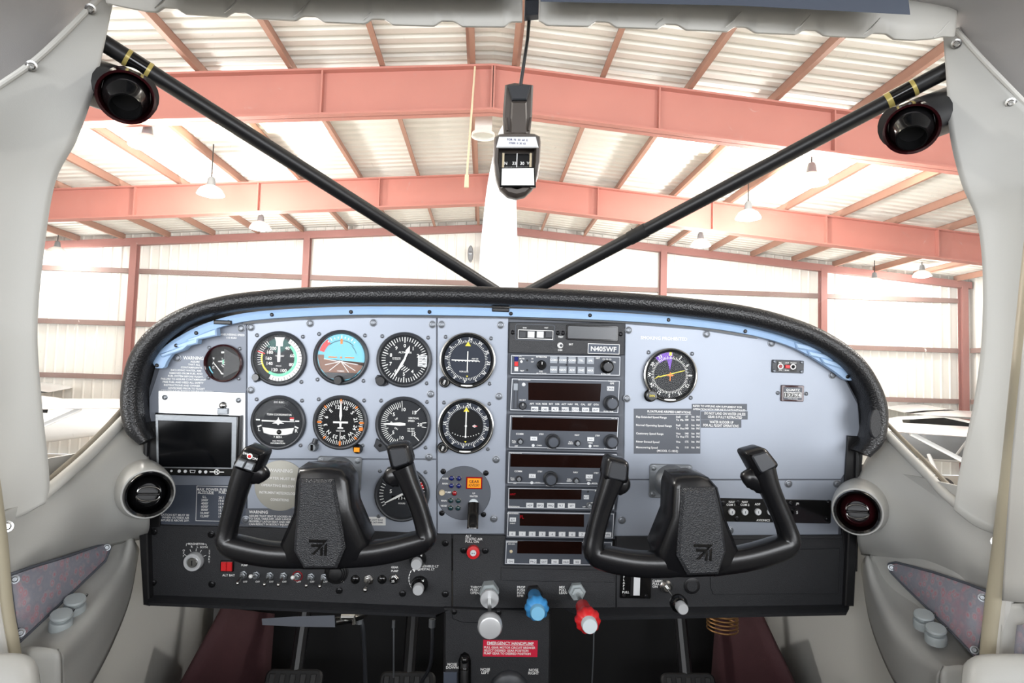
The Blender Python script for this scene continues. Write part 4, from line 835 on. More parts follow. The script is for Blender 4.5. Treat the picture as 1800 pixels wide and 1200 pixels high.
# VOR heads
def vor(px, py, label, cross):
    g = gauge('course_indicator', label, px, py, 47.5, 'dialslate', 'dialblack', 'steel')
    a = M()
    for k in range(72): a.tick(k * 5 + 1, 31, 34.5 if k % 2 else 36, .8, FZ)
    for k, s in enumerate(('24', 'W', '30', '33', 'N', '3', '6', 'E', '12', '15', 'S', '21')): q = k * 30 + 6; a.text(s, 37.5 * math.sin(math.radians(q)), 37.5 * math.cos(math.radians(q)), 5, w=FZ, rot=q)
    a.box(-10, -46, 10, -43, 7, 7.6); g.part('compass_card', 'white', a)
    a = M(); a.lathe([(30, FZ), (30, FZ + .4), (0, FZ + .4)], 40); g.part('inner_disc', 'dialblack' if not cross else 'dialslate', a)
    a = M(); a.flat([(-5, 25), (5, 25), (0, 33)], FZ + .6); a.flat([(-2, -27), (2, -27), (0, -30)], FZ + .6); g.part('course_pointer', 'yellow', a)
    a = M(); a.flat([(-7, 31), (7, 31), (4, 25), (-4, 25)], FZ + .5); g.part('pointer_notch', 'black', a)
    if cross:
        needle(g, 'white', [(-.9, -19), (.9, -19), (.9, 16), (-.9, 16)], 'vertical_bar'); needle(g, 'white', [(-28, -.9), (20, -1.6), (20, .2), (-28, .9)], 'horizontal_bar', 3.3)
        a = M()
        for k in range(8): a.box(-22 + k * 6, -2.6, -20.4 + k * 6, -1, FZ + .5, FZ + .8)
        a.text('NAV GS', 13, 3, 2.2, w=FZ + .6); a.text('VOR LOC', -6, -20, 2.6, w=FZ + .6); g.part('scale_dots', 'white', a)
    else:
        needle(g, 'white', [(-1, -19), (1, -19), (1, 26), (-1, 26)], 'vertical_bar'); a = M()
        for k in range(11): a.lathe([(.9, FZ + .5), (0, FZ + .9)], 8, -23 + k * 4.6, -13 - 6 * (1 - ((k - 5) / 5) ** 2))
        a.lathe([(2, 3), (2, 3.6), (0, 3.6)], 10, 0, 0); a.lathe([(2, 3), (0, 3.6)], 10, 0, -19); g.part('scale_dots', 'white', a)
        a = M(); a.prism([(11, 0), (15, 2.6), (20, 0), (15, -2.6)], FZ + .5, FZ + .9); g.part('flag', 'white', a); a = M(); a.box(13, -.6, 20, .6, FZ + 1, FZ + 1.1); g.part('flag_stripe', 'red', a)
    k_, c = knob(g, 'obs_knob', -39, -39, 8, 12, 'dialblack', absol=False); a = M(); a.lathe([(8, 10), (8.6, 11), (7.2, 12.6), (6.4, 12)], 20, *c); g.part('knob_ring', 'steel', a, k_); a = M(); a.text('OBS', *c, 3.2, w=12.4, rot=-70); g.part('knob_lettering', 'white', a, k_)
vor(822, 633, 'upper silver rimmed course indicator with crossed bars left of radios', True)
vor(819, 748, 'lower silver rimmed course indicator with single vertical bar', False)
# turn coordinator
g = gauge('turn_coordinator', 'round turn coordinator with white airplane and ball tube', 490, 742, 47.5)
a = M(); a.lathe([(29, FZ - .3), (29, FZ + .3), (28, FZ + .3), (28, FZ - .3)], 40); g.part('ring_groove', 'bezel', a)
a = M(); a.text('D.C. ELEC.', 0, 36, 2.8, w=FZ); a.text('TURN COORDINATOR', 1, 14, 3.4, w=FZ, wid=44); a.text('L', -33, -13, 6, w=FZ); a.text('R', 32, -14, 6, w=FZ); a.text('2 MIN.', 0, -26, 4, w=FZ); a.text('NO PITCH', 0, -33, 2.8, w=FZ); a.text('INFORMATION', 0, -37, 2.6, w=FZ)
for x, y, q in ((-36, 4, 90), (33, 3, 90), (-33, -7, 70), (32, -8, 110)): a.tick(q, -3.5, 3.5, 2.6, FZ, x, y)
g.part('markings', 'white', a)
a = M(); a.prism([(-29, 2.5), (-29, 4), (-4, 3.4), (-1, 6), (-.6, 9), (.6, 9), (1, 6), (4, 3.4), (29, 2.5), (29, 1.5), (4, 1), (10, -1), (10, -2), (3, -2), (0, -4.6), (-3, -2), (-10, -2), (-10, -1), (-4, 1), (-29, 1.5)], 2.6, 3.2); g.part('miniature_airplane', 'white', a)
a = M(); a.prism([(-28, -9), (0, -12), (28, -9), (25, -19), (14, -22), (0, -23), (-14, -22), (-25, -19)], FZ, FZ + 1.2, .5); tb = g.part('ball_tube', 'white', a); a = M(); a.sphere((2, -17, FZ + 1), 4.4); g.part('ball', 'gloss', a, tb)
a = M(); a.box(20, 3.5, 27, 9.5, FZ, FZ + .4); g.part('flag_window', 'white', a); a = M(); a.box(20, 6.5, 27, 9.5, FZ + .4, FZ + .6); g.part('red_flag', 'red', a)
# heading indicator
g = gauge('heading_indicator', 'round black heading indicator with orange marks and white airplane', 599, 742, 47.5, 'dialblack')
a = M()
for k in range(72): a.tick(k * 5, 34 if k % 2 else 32, 40, 1, FZ)
for k, s in enumerate(('', '15', 'S', '21', '24', 'W', '30', '33', 'N', '3', '6', 'E')):
    q = k * 30 - 15 + (2 if k else 0)
    if s: a.text(s, 27 * math.sin(math.radians(q + 2)), 27 * math.cos(math.radians(q + 2)), 6.4, w=FZ, rot=q)
a.text('12', -6, 27, 6.4, w=FZ); a.text('VACUUM', 0, -15, 2.6, w=FZ)
a.prism([(-13, 1.8), (13, 1.8), (13, -1.4), (2, -1.4), (1.4, -8), (5, -9), (5, -11), (-5, -11), (-5, -9), (-1.4, -8), (-2, -1.4), (-13, -1.4)], FZ, FZ + .8); a.line(0, -17, 0, -38, 1, FZ + .3); g.part('markings', 'white', a)
needle(g, 'white', [(-.8, 3), (.8, 3), (2.4, 12), (.8, 38), (-.8, 38), (-2.4, 12)])
a = M()
for q in (0, 45, 90, 135, 180, 225, 270, 315): a.tick(q, 33 if q % 90 == 0 else 36, 41, 3 if q % 90 == 0 else 2.6, FZ + .4)
a.box(33, -14, 40, -8, FZ + .5, FZ + 1); g.part('orange_marks', 'orange', a)
a = M(); a.tube([(-42, -30, 4), (-46, -44, 5)], 4.5, 10); g.part('knob_stem', 'bezel', a); k_, c = knob(g, 'push_knob', -46, -44, 7, 13, 'castmetal', absol=False); a = M(); a.box(c[0] - 2, c[1] - 5, c[0] + 2, c[1] + 5, 13, 14); g.part('slot', 'gloss', a, k_)
k_, c = knob(g, 'heading_knob', 32, -46, 7, 12, 'gloss', absol=False); a = M(); a.box(c[0] - 5, c[1] - 4, c[0] + 5, c[1] + 4, 12, 13, .5); g.part('amber_legend', 'amber', a, k_)
# vertical speed
g = gauge('vertical_speed_indicator', 'round vertical speed indicator reading zero behind the yoke grip', 709, 745, 48)
a = M()
for k in range(30):
    q = 190 + k * 5.6
    if q < 350: a.tick(q + 8, 30 if k % 5 else 27, 39, 1, FZ)
for s, x, y in (('10', 0, 26), ('15', 19, 21), ('20', 29, 0), ('15', 19, -17), ('10', -2, -24), ('5', -17, 17), ('5', -17, -15), ('0', -21, 1)): a.text(s, x, y, 6, w=FZ)
for q, r0 in ((45, 30), (85, 33), (97, 33), (135, 28), (-5, 30)): a.tick(q, r0, 41, 1.2, FZ)
a.text('VERTICAL', 18, 11, 3, w=FZ); a.text('SPEED', 14, 6, 3, w=FZ); a.text('100 FEET', 14, -8, 2.4, w=FZ); a.text('PER MIN', 14, -12, 2.4, w=FZ); a.text('UP', -12, 9, 3, w=FZ, rot=-30); a.text('DN', -12, -8, 3, w=FZ, rot=30); g.part('markings', 'white', a)
needle(g, 'white', rotp([(-2, -4), (2, -4), (3, 6), (1, 34), (-1, 34), (-3, 6)], 270)); a = M(); a.prism([(-46, -26), (-30, -36), (-26, -46), (-40, -50), (-50, -40)], 0, 4, 1); g.part('mount_ear', 'bezel', a); scr(g, -39, -38, 4, 'darkscrew', 4, False, False)
# tachometer
g = gauge('tachometer', 'round tachometer half hidden behind the left yoke grip', 707, 868, 47.5, 'dial')
a = M()
for k in range(28): a.tick(238 + k * 8.5, 33, 40, 1.2, FZ)
a.text('5', -20, 5, 6.4, w=FZ); a.text('10', -8, 22, 6, w=FZ); a.text('15', 6, 24, 6, w=FZ); a.text('20', 20, 16, 6, w=FZ); a.text('25', 24, 2, 6, w=FZ); a.text('HOURS', 0, -16, 2.6, w=FZ); g.part('markings', 'white', a)
a = M(); a.arc(55, 75, 33, 40, FZ + .2); g.part('red_arc', 'red', a); a = M(); a.box(-18, -10, 18, -3, FZ, FZ + .4); c_ = g.part('hour_counter', 'gloss', a); a = M(); a.text('1 2 3 4 5', 0, -6.5, 4.6, w=FZ + .5); g.part('digits', 'white', a, c_)
needle(g, 'white', rotp([(-1.6, -3), (1.6, -3), (2, 6), (.8, 34), (-.8, 34), (-2, 6)], 242))
# radio magnetic indicator on the right
g = gauge('bearing_indicator', 'round indicator with yellow arrow and purple arc on right panel', 1177, 659, 45.5, 'dial', 'dialblack', 'steel')
a = M()
for k in range(72): a.tick(k * 5, 28, 31.5 if k % 2 else 33, .8, FZ)
for k, s in enumerate(('N', '3', '6', 'E', '12', '15', 'S', '21', '24', 'W', '30', '33')): a.text(s, 36 * math.sin(math.radians(k * 30)), 36 * math.cos(math.radians(k * 30)), 5.4, w=FZ + .3, rot=k * 30)
a.box(-10, -44, 10, -41, 7, 7.6); g.part('compass_card', 'white', a)
a = M(); a.arc(-42, 6, 27, 40, FZ + .1); a.flat([(-6, 27), (3, 27), (0, 8)], FZ + .1); g.part('purple_sector', 'purple', a)
a = M(); a.prism([(-28, -8), (-19, -3), (-19, -4.5), (25, 8), (25, 9.4), (-19.5, -2.6), (-20, -1)], 2.8, 3.4); a.box(-2, 34, 2, 41, FZ + .4, FZ + .7); g.part('arrow', 'yellow', a)
a = M(); a.prism([(-.8, -10), (.8, -10), (.8, -2), (6, -1), (6, 1), (.8, 1), (.8, 5), (-.8, 5), (-.8, 1), (-6, 1), (-6, -1), (-.8, -2)], 3.5, 4); g.part('miniature_airplane', 'orange', a)
k_, c = knob(g, 'sync_knob', -33, -36, 9, 12, 'gloss', absol=False); a = M(); a.lathe([(8.6, 11), (9, 12), (8, 12.8), (7.4, 12)], 20, *c); g.part('knob_ring', 'steel', a, k_); a = M(); a.text('SYN', *c, 3.6, w=12.5); g.part('knob_lettering', 'yellow', a, k_)
# gear annunciator
g = PThing('gear_advisory_annunciator', 'round grey gear advisory plate with blue and green lamps and amber light', 'annunciator', 815, 866)
a = M(); a.lathe([(47.5, 0), (47.5, 1), (46.5, 1.8), (0, 1.8)], 48); g.part('plate', 'placard_grey', a)
for x, y, mt in ((-22, 26, 'bluelamp'), (-9, 26, 'bluelamp'), (-22, 13, 'bluelamp'), (-9, 13, 'bluelamp'), (-16, 0, 'redlamp'), (-22, -13, 'greenlamp'), (-9, -13, 'greenlamp'), (-22, -26, 'greenlamp'), (-9, -26, 'greenlamp')):
    a = M(); a.lathe([(4.9, 1.8), (4.9, 3.4), (4.2, 4)], 16, x, y); o = g.part('lamp_ring', 'steel', a); a = M(); a.sphere((x, y, 3), 4.3, 14, 6, .7, True); g.part('lamp_lens', mt, a, o)
a = M(); a.box(4, 8, 32, 29, 1.8, 4, .6); o = g.part('advisory_frame', 'redlamp', a); a = M(); a.box(6, 10, 30, 27, 4, 5, .5); g.part('advisory_lens', 'amber', a, o); a = M(); a.text('GEAR', 18, 21.5, 5, w=5.2); a.text('ADVISORY', 18, 15, 4.6, w=5.2, wid=20); g.part('advisory_lettering', 'black', a, o)
a = M()
for s, x, y in (('NOSE', -33, 25), ('MAIN', -33, 16), ('PUMP', -27, 1), ('MAIN', -34, -14), ('NOSE', -34, -23), ('UP', 18, 0), ('WATER', 18, -5)): a.text(s, x, y, 2.9, w=2)
g.part('lettering', 'white', a)
k_, c = knob(g, 'test_button', -38, 0, 4.5, 6, 'manila', absol=False); a = M(); a.lathe([(8.5, 1.8), (8.5, 4), (6, 6), (0, 6)], 20, 18, -18); o = g.part('gear_lever_pivot', 'paleknob', a)
a = M(); a.tube(catmull([(18, -16, 4), (18, -24, 12), (18, -34, 22), (18, -48, 34), (18, -52, 36)], 4), [(9.5, 3)] * 17, 10, ref=(0, 0, 1)); g.part('gear_lever', 'gloss', a)
for x, y in ((-37, 37), (38, 36), (-37, -36), (36, -37)): scr(g, x, y, 5, 'darkscrew', 0, True, False)
# jack plate and hour meter
g = PThing('intercom_jack_plate', 'small black plate with red button and two jacks at upper right', 'jack plate', 1384, 644)
a = M(); a.prism(rr(-28, -11, 28, 11, 2), 0, 2.4, .6); g.part('plate', 'bezel', a); a = M(); a.box(-19, -8.5, 15, 8, 2.4, 3.2); g.part('label_area', 'gloss', a)
for x, mt in ((-14, 'redlamp'), (8, 'dialblack')):
    a = M(); a.lathe([(5, 3), (5, 4.6), (3.4, 5), (3, 4.4)], 16, x, 0); o = g.part('jack_ring', 'white', a); a = M(); a.lathe([(3.1, 3), (2.4, 5), (0, 5)], 12, x, 0); g.part('jack', mt, a, o)
a = M(); a.box(-6, -3, 2, 3, 3.2, 6, .8); g.part('button', 'red', a); a = M(); a.text('MIC', -14, 6.5, 2.2, w=3.4); a.text('AUX', -2, 6.5, 2.2, w=3.4); a.text('PHONE', 9, 6.5, 2.2, w=3.4); a.text('ON', -14, -6.5, 2.2, w=3.4); a.text('PUSH', -2, -6.5, 2.2, w=3.4); g.part('lettering', 'white', a)
for x in (-24, 24):
    for y in (-8, 8): scr(g, x, y, 4, 'screw', 2.4, False, False)
g = PThing('hour_meter', 'small rectangular hour meter reading QUARTZ on right panel', 'hour meter', 1392, 691)
a = M(); a.prism(rr(-20, -14, 20, 14, 2), 0, 3, .8); g.part('case', 'maroonglass', a); a = M(); a.prism(rr(-16, -11, 16, 10.5, 1), 3, 3.5); g.part('face', 'placard_grey', a)
a = M(); a.text('QUARTZ', 0, 6, 4, w=3.7, wid=24); a.box(-16, -7, 15, 2, 3.5, 3.9); a.text('TOTAL HOURS', 0, -9.3, 1.8, w=3.7); o = g.part('counter', 'white', a)
a = M()
for k in range(5): a.box(-15.4 + k * 6, -6.4, -10.2 + k * 6, 1.4, 3.9, 4.2); 
g.part('digit_wheel', 'gloss', a, o); a = M(); a.text('1 3 7 9 4', -.4, -2.5, 5.5, w=4.35, wid=27); g.part('digits', 'white', a, o)
for x in (-25, 25): scr(g, x, 0, 3.5, 'screw', 0, True, False)
# ================================================================== RADIO STACK
def unit(name, label, c, depth=9, mt='radio', line=True):
    x = sum(p[0] for p in c) / 4; y = sum(p[1] for p in c) / 4; u = PThing(name, label, 'radio', x, y, 0, 'avionics units in the centre stack')
    P = u.A(c); a = M(); a.prism(P, -3, depth, .8); u.part('faceplate', mt, a); u.z = depth
    if line:
        m = Vector((sum(p[0] for p in P) / 4, sum(p[1] for p in P) / 4))
        def ins(k): return [((p[0] - m.x) * (1 - k / abs(p[0] - m.x)) + m.x, (p[1] - m.y) * (1 - k / abs(p[1] - m.y)) + m.y) for p in P]
        a = M(); a.frame(ins(1.6), ins(2.7), depth, depth + .35); u.part('white_outline', 'radioline', a)
    return u
def disp(u, c, mt='display'):
    a = M(); a.prism(u.A(c), u.z - .5, u.z + .4); o = u.part('display', mt, a)
    P = u.A(c); return o
def ubtn(u, x, y, w, h, mt='key', legend=None, lm='placard', name='button', hgt=2.4):
    c = u.a(x, y); a = M(); a.box(c[0] - w / 2, c[1] - h / 2, c[0] + w / 2, c[1] + h / 2, u.z, u.z + hgt, .5); o = u.part(name, mt, a)
    if legend: a = M(); a.text(legend, c[0], c[1], min(h * .45, 3.4), w=u.z + hgt + .1); u.part('legend', lm, a, o)
    return o
def uknob(u, x, y, r, h, mt='bezel', cap=None, wide=1.3, ring=None, line=True):
    o, c = knob(u, 'knob', x, y, r, h, mt, cap, w=u.z, wide=wide)
    if line: a = M(); a.box(c[0] - .5, c[1] + r * .2, c[0] + .5, c[1] + r * .9, u.z + h, u.z + h + .3); u.part('pointer_line', 'white', a, o)
    return o
def utext(u, items, mt='white'):   # flat print
    a = M()
    for s, x, y, h in items: c = u.a(x, y); a.text(s, c[0], c[1], h, w=u.z + .35)
    return u.part('lettering', mt, a)
# 1 annunciator panel
u = unit('annunciator_panel', 'dark crinkle annunciator panel with registration plate atop the radio stack', [(894, 620), (1096, 624), (1098, 568), (895, 566)], 5, 'crinkle', False)
A = u.a(905, 597); B = u.a(975, 571); a = M(); a.frame(rr(A[0], A[1], B[0], B[1], 4), rr(A[0] + 1, A[1] + 1, B[0] - 1, B[1] - 1, 3.4), u.z, u.z + .4); u.part('switch_outline', 'radio', a)
A = u.a(910, 595); B = u.a(972, 581); a = M(); a.rectline(*A, *B, 1, u.z, .5); u.part('switch_frame', 'white', a)
for x, mt in ((918, 'bezel'), (933, 'key'), (949, 'key'), (964, 'bezel')): ubtn(u, x, 588, 12, 11, mt)
for x, y in ((901, 584), (980, 585), (989, 585), (1090, 587)): scr(u, x, y, 4, 'darkscrew', u.z, True)
A = u.a(994, 597); B = u.a(1086, 573); a = M(); a.prism(rr(*A, *B, 3), u.z, u.z + 1.6, .6); o = u.part('window_bezel', 'gloss', a); a = M(); a.prism(rr(A[0] + 3, A[1] + 3, B[0] - 3, B[1] - 3, 2), u.z + 1.6, u.z + 1.9); u.part('window_lens', 'lcd', a, o)
utext(u, [('TEST', 985, 592, 3), ('BRT', 1003, 605, 3), ('DIM', 984, 615, 3), ('GND', 922, 576, 2.2), ('NGT', 960, 576, 2.2)])
uknob(u, 984, 607, 4.4, 5, 'white', None, 1.2, line=False); uknob(u, 985, 607, 2.4, 7, 'bezel', None, 1.1, line=False)
A = u.a(1032, 621); B = u.a(1088, 605); a = M(); a.box(*A, *B, u.z, u.z + .6); o = u.part('registration_plate', 'placard', a); a = M(); a.rectline(A[0], A[1], B[0], B[1], 1, u.z + .6, .3); c = u.a(1060, 613); a.text('N405WF', c[0], c[1], 8, w=u.z + .9, wid=45); u.part('registration_lettering', 'white', a, o)
# 2 audio panel
u = unit('audio_panel', 'slim audio panel with two rows of grey buttons below the registration plate', [(896, 658), (1089, 661), (1090, 625), (897, 622)])
for y, mt in ((630, 'bluelamp'), (639, 'red'), (648, 'white')): ubtn(u, 907, y, 6.5, 7.5, mt, name='marker_lamp')
for r_, y in ((0, 632), (1, 649)):
    for k in range(5): ubtn(u, 972 + 16 * k, y + .35 * k, 13, 12, 'keygrey', ('COM1', 'COM2', 'COM3', 'TEL', 'SPR', 'NAV1', 'NAV2', 'ADF', 'DME', 'MKR')[r_ * 5 + k], 'white')
uknob(u, 951, 641, 6.4, 10, 'gloss'); uknob(u, 1065, 644, 9, 11, 'gloss', 'bezel')
for x, y in ((926, 633), (926, 650), (995, 641)): c = u.a(x, y); a = M(); a.lathe([(1.8, u.z), (1.2, u.z + .6), (0, u.z + .4)], 10, *c); u.part('switch_dot', 'black', a)
utext(u, [('INTERCOM', 951, 627, 2.6), ('VOL', 950, 652, 2.4), ('PILOT PASS', 951, 656, 2.4), ('HI', 935, 630, 2.4), ('LO', 935, 635, 2.4), ('MUTE', 917, 630, 2.4), ('TEST', 917, 651, 2.4), ('XMT', 1049, 629, 2.6), ('C1 C2 C3', 1065, 631, 2.6), ('PUSH OFF', 1063, 657, 2.6), ('TEL', 1078, 636, 2.4), ('MONITOR', 909, 625, 2.2)])
c = u.a(916, 635); a = M(); a.lathe([(2.2, u.z), (2.2, u.z + .8), (0, u.z + 1)], 12, *c); u.part('indicator', 'white', a)
# 3 GPS
u = unit('gps_receiver', 'tall radio with large dark display and card slot, third from top', [(895, 721), (1086, 726), (1089, 667), (898, 663)])
disp(u, [(928, 702), (1053, 704.5), (1055, 673.5), (928, 671.5)])
A = u.a(902, 717); B = u.a(910.5, 669); a = M(); a.rectline(*A, *B, 1, u.z, 1); o = u.part('card_slot', 'bezel', a); ubtn(u, 906, 679, 7.5, 12, 'keygrey', name='data_card')
c = u.a(920, 675); a = M(); a.sphere((c[0], c[1], u.z), 3.4, 14, 5, .5, True); u.part('photocell', 'key', a)
uknob(u, 918, 712, 5.4, 9); ubtn(u, 1071, 682, 12.5, 7.5, 'key', 'CRSR'); uknob(u, 1072, 707, 10.5, 14, 'bezel', 'radio')
utext(u, [('BENDIX/KING', 921, 666.5, 2.4), ('PULL SCN', 1074, 669, 2.2), ('GPS', 1074, 673, 3), ('ON BRT', 918, 702, 2.2), ('PUSH CRSR', 1068, 722, 2.4)] + [(s, 934 + 11.2 * k, 708.5 + .15 * k, 3) for k, s in enumerate(('APT', 'VOR', 'NDB', 'INT', 'USR', 'ACT', 'NAV', 'FPL', 'CAL', 'SET', 'OTH'))])
for k in range(7): ubtn(u, 939 + 17.7 * k, 717.5 + .3 * k, 12.5, 8, 'key', ('MSG', 'OBS', 'ALT', 'NRST', 'DTO', 'CLR', 'ENT')[k])
# 4, 5 nav/com radios
def navcom(label, c, d, dy, yk):
    u = unit('navcom_radio', label, c); disp(u, d); x0 = c[3][0] - 895
    for k, (sx, bx, kx) in enumerate(((914, 937.5, 970.5), (1013.5, 1036.5, 1072))):
        sx += x0; bx += x0; kx += x0 * 1.6
        uknob(u, sx, yk + 3 * k, 4.2, 6.5, 'bezel', 'castmetal'); ubtn(u, bx, yk - 5 + 1.2 * k, 12, 7, 'key', '<->'); uknob(u, kx, yk - .5 + .6 * k, 10, 14, 'bezel', 'radio', line=False)
        cc = u.a(bx - 1, yk + 7 + 1.2 * k); a = M(); a.lathe([(2.6, u.z), (2.6, u.z + .8), (0, u.z + .8)], 12, *cc); u.part('ident_button', 'key', a)
    utext(u, [('BENDIX/KING', 909 + x0, c[3][1] + 3, 2.2), ('KX 155', 1078 + x0, c[2][1] + 2.6, 2.2), ('COMM', 913 + x0, yk - 13, 3), ('STBY', 951 + x0, yk - 12.5, 2.6), ('NAV', 1013 + x0, yk - 11, 2.8), ('STBY', 1049 + x0, yk - 10, 2.6), ('PULL', 903 + x0, yk - 1, 2.2), ('TEST', 903 + x0, yk + 2, 2.2), ('OFF', 907 + x0, yk + 8, 2.2), ('CHAN', 947 + x0, yk + 7, 2.2), ('PULL', 1002 + x0, yk + 1, 2.2), ('IDENT', 1002 + x0, yk + 4, 2.2), ('TIMER', 1036 + x0, yk + 2.6, 2.2), ('MODE', 1046 + x0, yk + 8, 2.2), ('PULL 25K', 968 + x0, yk + 12, 2.2), ('PULL OBS', 1067 + x0, yk + 13, 2.2)])
navcom('upper nav com radio with wide dark red display and two large knobs', [(892.5, 786), (1084, 790), (1087, 731), (895, 727)], [(899.5, 754), (1083, 757.5), (1084, 736.5), (900, 732)], 0, 774)
navcom('lower nav com radio with wide dark red display behind the yoke grip', [(890.5, 848), (1081, 851), (1084, 795), (892.5, 791)], [(896.5, 818), (1080, 821), (1081, 799.5), (897.5, 796)], 0, 839)
# 6 ADF
u = unit('adf_receiver', 'slim radio with five white keys below the nav com pair', [(891, 891.5), (1079, 894), (1081, 857), (892, 854)]); disp(u, [(894.5, 874.5), (1020, 875.5), (1021, 858), (895, 856.5)])
for k in range(5): ubtn(u, 930.5 + 18.2 * k, 885 + .2 * k, 12.5, 8, 'key', ('ADF', 'BFO', 'FRQ', 'FLT', 'SET')[k])
ubtn(u, 1029, 871, 9, 7, 'key', 'RST'); uknob(u, 1034, 885.5, 4.2, 6.5, 'castmetal'); uknob(u, 1062, 876, 9, 12, 'bezel', 'radio', line=False); c = u.a(1032, 861.5); a = M(); a.lathe([(2, u.z), (1, u.z + .5), (0, u.z + .3)], 10, *c); u.part('light_hole', 'black', a)
utext(u, [('BENDIX/KING', 903, 887.5, 2.2), ('ADF', 1048, 860, 3), ('OFF', 1025, 888, 2.2), ('VOL', 1040, 881, 2.2)])
c = u.a(901, 866); a = M(); a.text('ANT', c[0], c[1], 3.4, w=u.z + .6); u.part('glow_segment', 'redlamp', a)
# 7 transponder
u = unit('transponder', 'radio with eight numbered white keys in a row, second from bottom', [(889, 941), (1077, 944.5), (1079, 898.5), (891, 895)]); disp(u, [(913, 921), (1025, 923), (1025, 901.5), (913, 899.5)])
ubtn(u, 901, 910, 11, 7, 'key', 'IDT')
for k in range(8): ubtn(u, 900 + 17.35 * k, 934.6 + .15 * k, 11.5, 7.5, 'key', '01234567'[k])
ubtn(u, 1066, 936, 13, 8, 'key', 'VFR'); uknob(u, 1056, 916, 9, 12, 'bezel', 'radio')
utext(u, [('BENDIX/KING', 901, 899.5, 2.2), ('IDENT', 901, 917, 2.2), ('FL', 1040, 905, 2.6)]); c = u.a(917, 905.5); a = M(); a.text('FL', c[0], c[1], 5.5, w=u.z + .6); u.part('glow_segment', 'redlamp', a)
# 8 DME
u = unit('distance_measuring_radio', 'bottom radio of the stack with amber dot and six white keys', [(886, 989), (1074, 992), (1075.5, 948.5), (888, 945.5)]); disp(u, [(908.5, 969), (1021, 970.5), (1021.5, 948.8), (909, 947.5)])
for x in (897, 936, 955, 974.5, 993.5, 1013): ubtn(u, x, 982.3 + (x - 897) * .01, 12.5, 7.5, 'key', {897: 'ON', 936: 'FRQ', 955: 'GS/T', 974.5: 'N1', 993.5: 'HLD', 1013: 'N2'}[x])
c = u.a(898, 966); a = M(); a.sphere((c[0], c[1], u.z), 3, 12, 5, .6, True); u.part('amber_dot', 'manila', a); utext(u, [('BENDIX/KING', 899, 949.5, 2.2), ('KN 62A', 899, 952.8, 2.4)])
# ================================================================== MONITOR
t = PThing('monitor_bracket', 'bare aluminium mounting plate behind the small monitor', 'bracket', 355, 706)
a = M(); a.prism(t.A([(279, 800), (279, 686), (432, 690), (432, 808)]), 0, 2, .6); t.part('plate', 'alu', a)
for x, y in ((291, 698), (420, 703)): scr(t, x, y, 5, 'castmetal', 2)
c = t.a(393, 712); a = M(); a.sphere((c[0], c[1], 2), 7, 18, 8, .9, True); t.part('ball_stud', 'steel', a); A = t.a(384, 727); B = t.a(403, 717); a = M(); a.box(*A, *B, 2, 6, 1); t.part('stud_clip', 'castmetal', a)
t = PThing('monitor', 'small flat monitor with dark blank screen at left of panel', 'monitor', 353, 778)
OUTM = [(283, 832), (423, 834), (426, 729), (279, 724)]
a = M(); a.prism(t.A(OUTM), 2, 14, 2); t.part('housing', 'gloss', a); a = M(); a.frame(t.A([(283.5, 819), (419.5, 821), (422, 731), (281, 727)]), t.A([(286.5, 817), (412.5, 819), (413.5, 740.5), (285.5, 736.5)]), 13.6, 15); t.part('bezel_frame', 'castmetal', a)
a = M(); a.prism(t.A([(286, 817.5), (413, 819.5), (414, 740), (285, 736)]), 13.5, 14.2); t.part('screen', 'screen', a)
for x, w_ in ((308.5, 2), (322, 2.8), (332.5, 2.8), (358, 2.8), (368, 2.8)):
    c = t.a(x, 824.5 + (x - 308) * .03); a = M(); a.lathe([(w_, 14), (w_, 15), (0, 15.3)], 12, *c); t.part('control_button', 'key', a)
c = t.a(345, 825.6); a = M(); a.frame([(c[0] - 5, c[1] + 2.5), (c[0] - 4, c[1] - 2.5), (c[0] + 4, c[1] - 2.5), (c[0] + 5, c[1] + 2.5)], [(c[0] - 3.8, c[1] + 1.7), (c[0] - 3.2, c[1] - 1.7), (c[0] + 3.2, c[1] - 1.7), (c[0] + 3.8, c[1] + 1.7)], 14, 14.5); t.part('port', 'key', a)
c = t.a(387, 826.4); a = M(); a.frame(circ(4.8, 20, *c), circ(3.6, 20, *c), 14, 14.5); a.line(c[0] - 12.5, c[1], c[0] - 5, c[1], 1.6, 14); a.line(c[0] + 5, c[1], c[0] + 12.5, c[1], 1.6, 14)
for q in (30, 150, 270): a.tick(q, 0, 3.6, 1.6, 14, *c)
t.part('round_emblem', 'white', a)
# ================================================================== LOWER BLACK PANEL
t = PThing('lower_panel', 'black crinkle lower switch panel below the gauges', 'switch panel', 880, 1000)
def lp(nm, pts, w0, w1, ch=.8, mt='crinkle'): a = M(); a.prism(t.A(pts), w0, w1, ch); return t.part(nm, mt, a)
lp('panel_plate', [(253, 921), (560, 929), (794, 938), (794, 1067), (260, 1050)], -2, 3)
lp('panel_plate', [(796, 938), (889, 940), (886, 992), (1076, 994), (1082, 942), (1082, 1068), (796, 1067)], -2, 3)
lp('access_cover', [(880, 996), (1079, 1001), (1079, 1022), (880, 1019)], 3, 4)
lp('panel_plate', [(1083, 942), (1490, 940), (1492, 1064), (1083, 1068)], -2, 3)
lp('glove_box_door', [(1247, 968), (1474, 962), (1471, 1042), (1252, 1043), (1247, 1030)], 3, 4.6)
lp('ledge', [(1210, 940), (1478, 938), (1478, 945), (1210, 947)], 3, 6, 1)
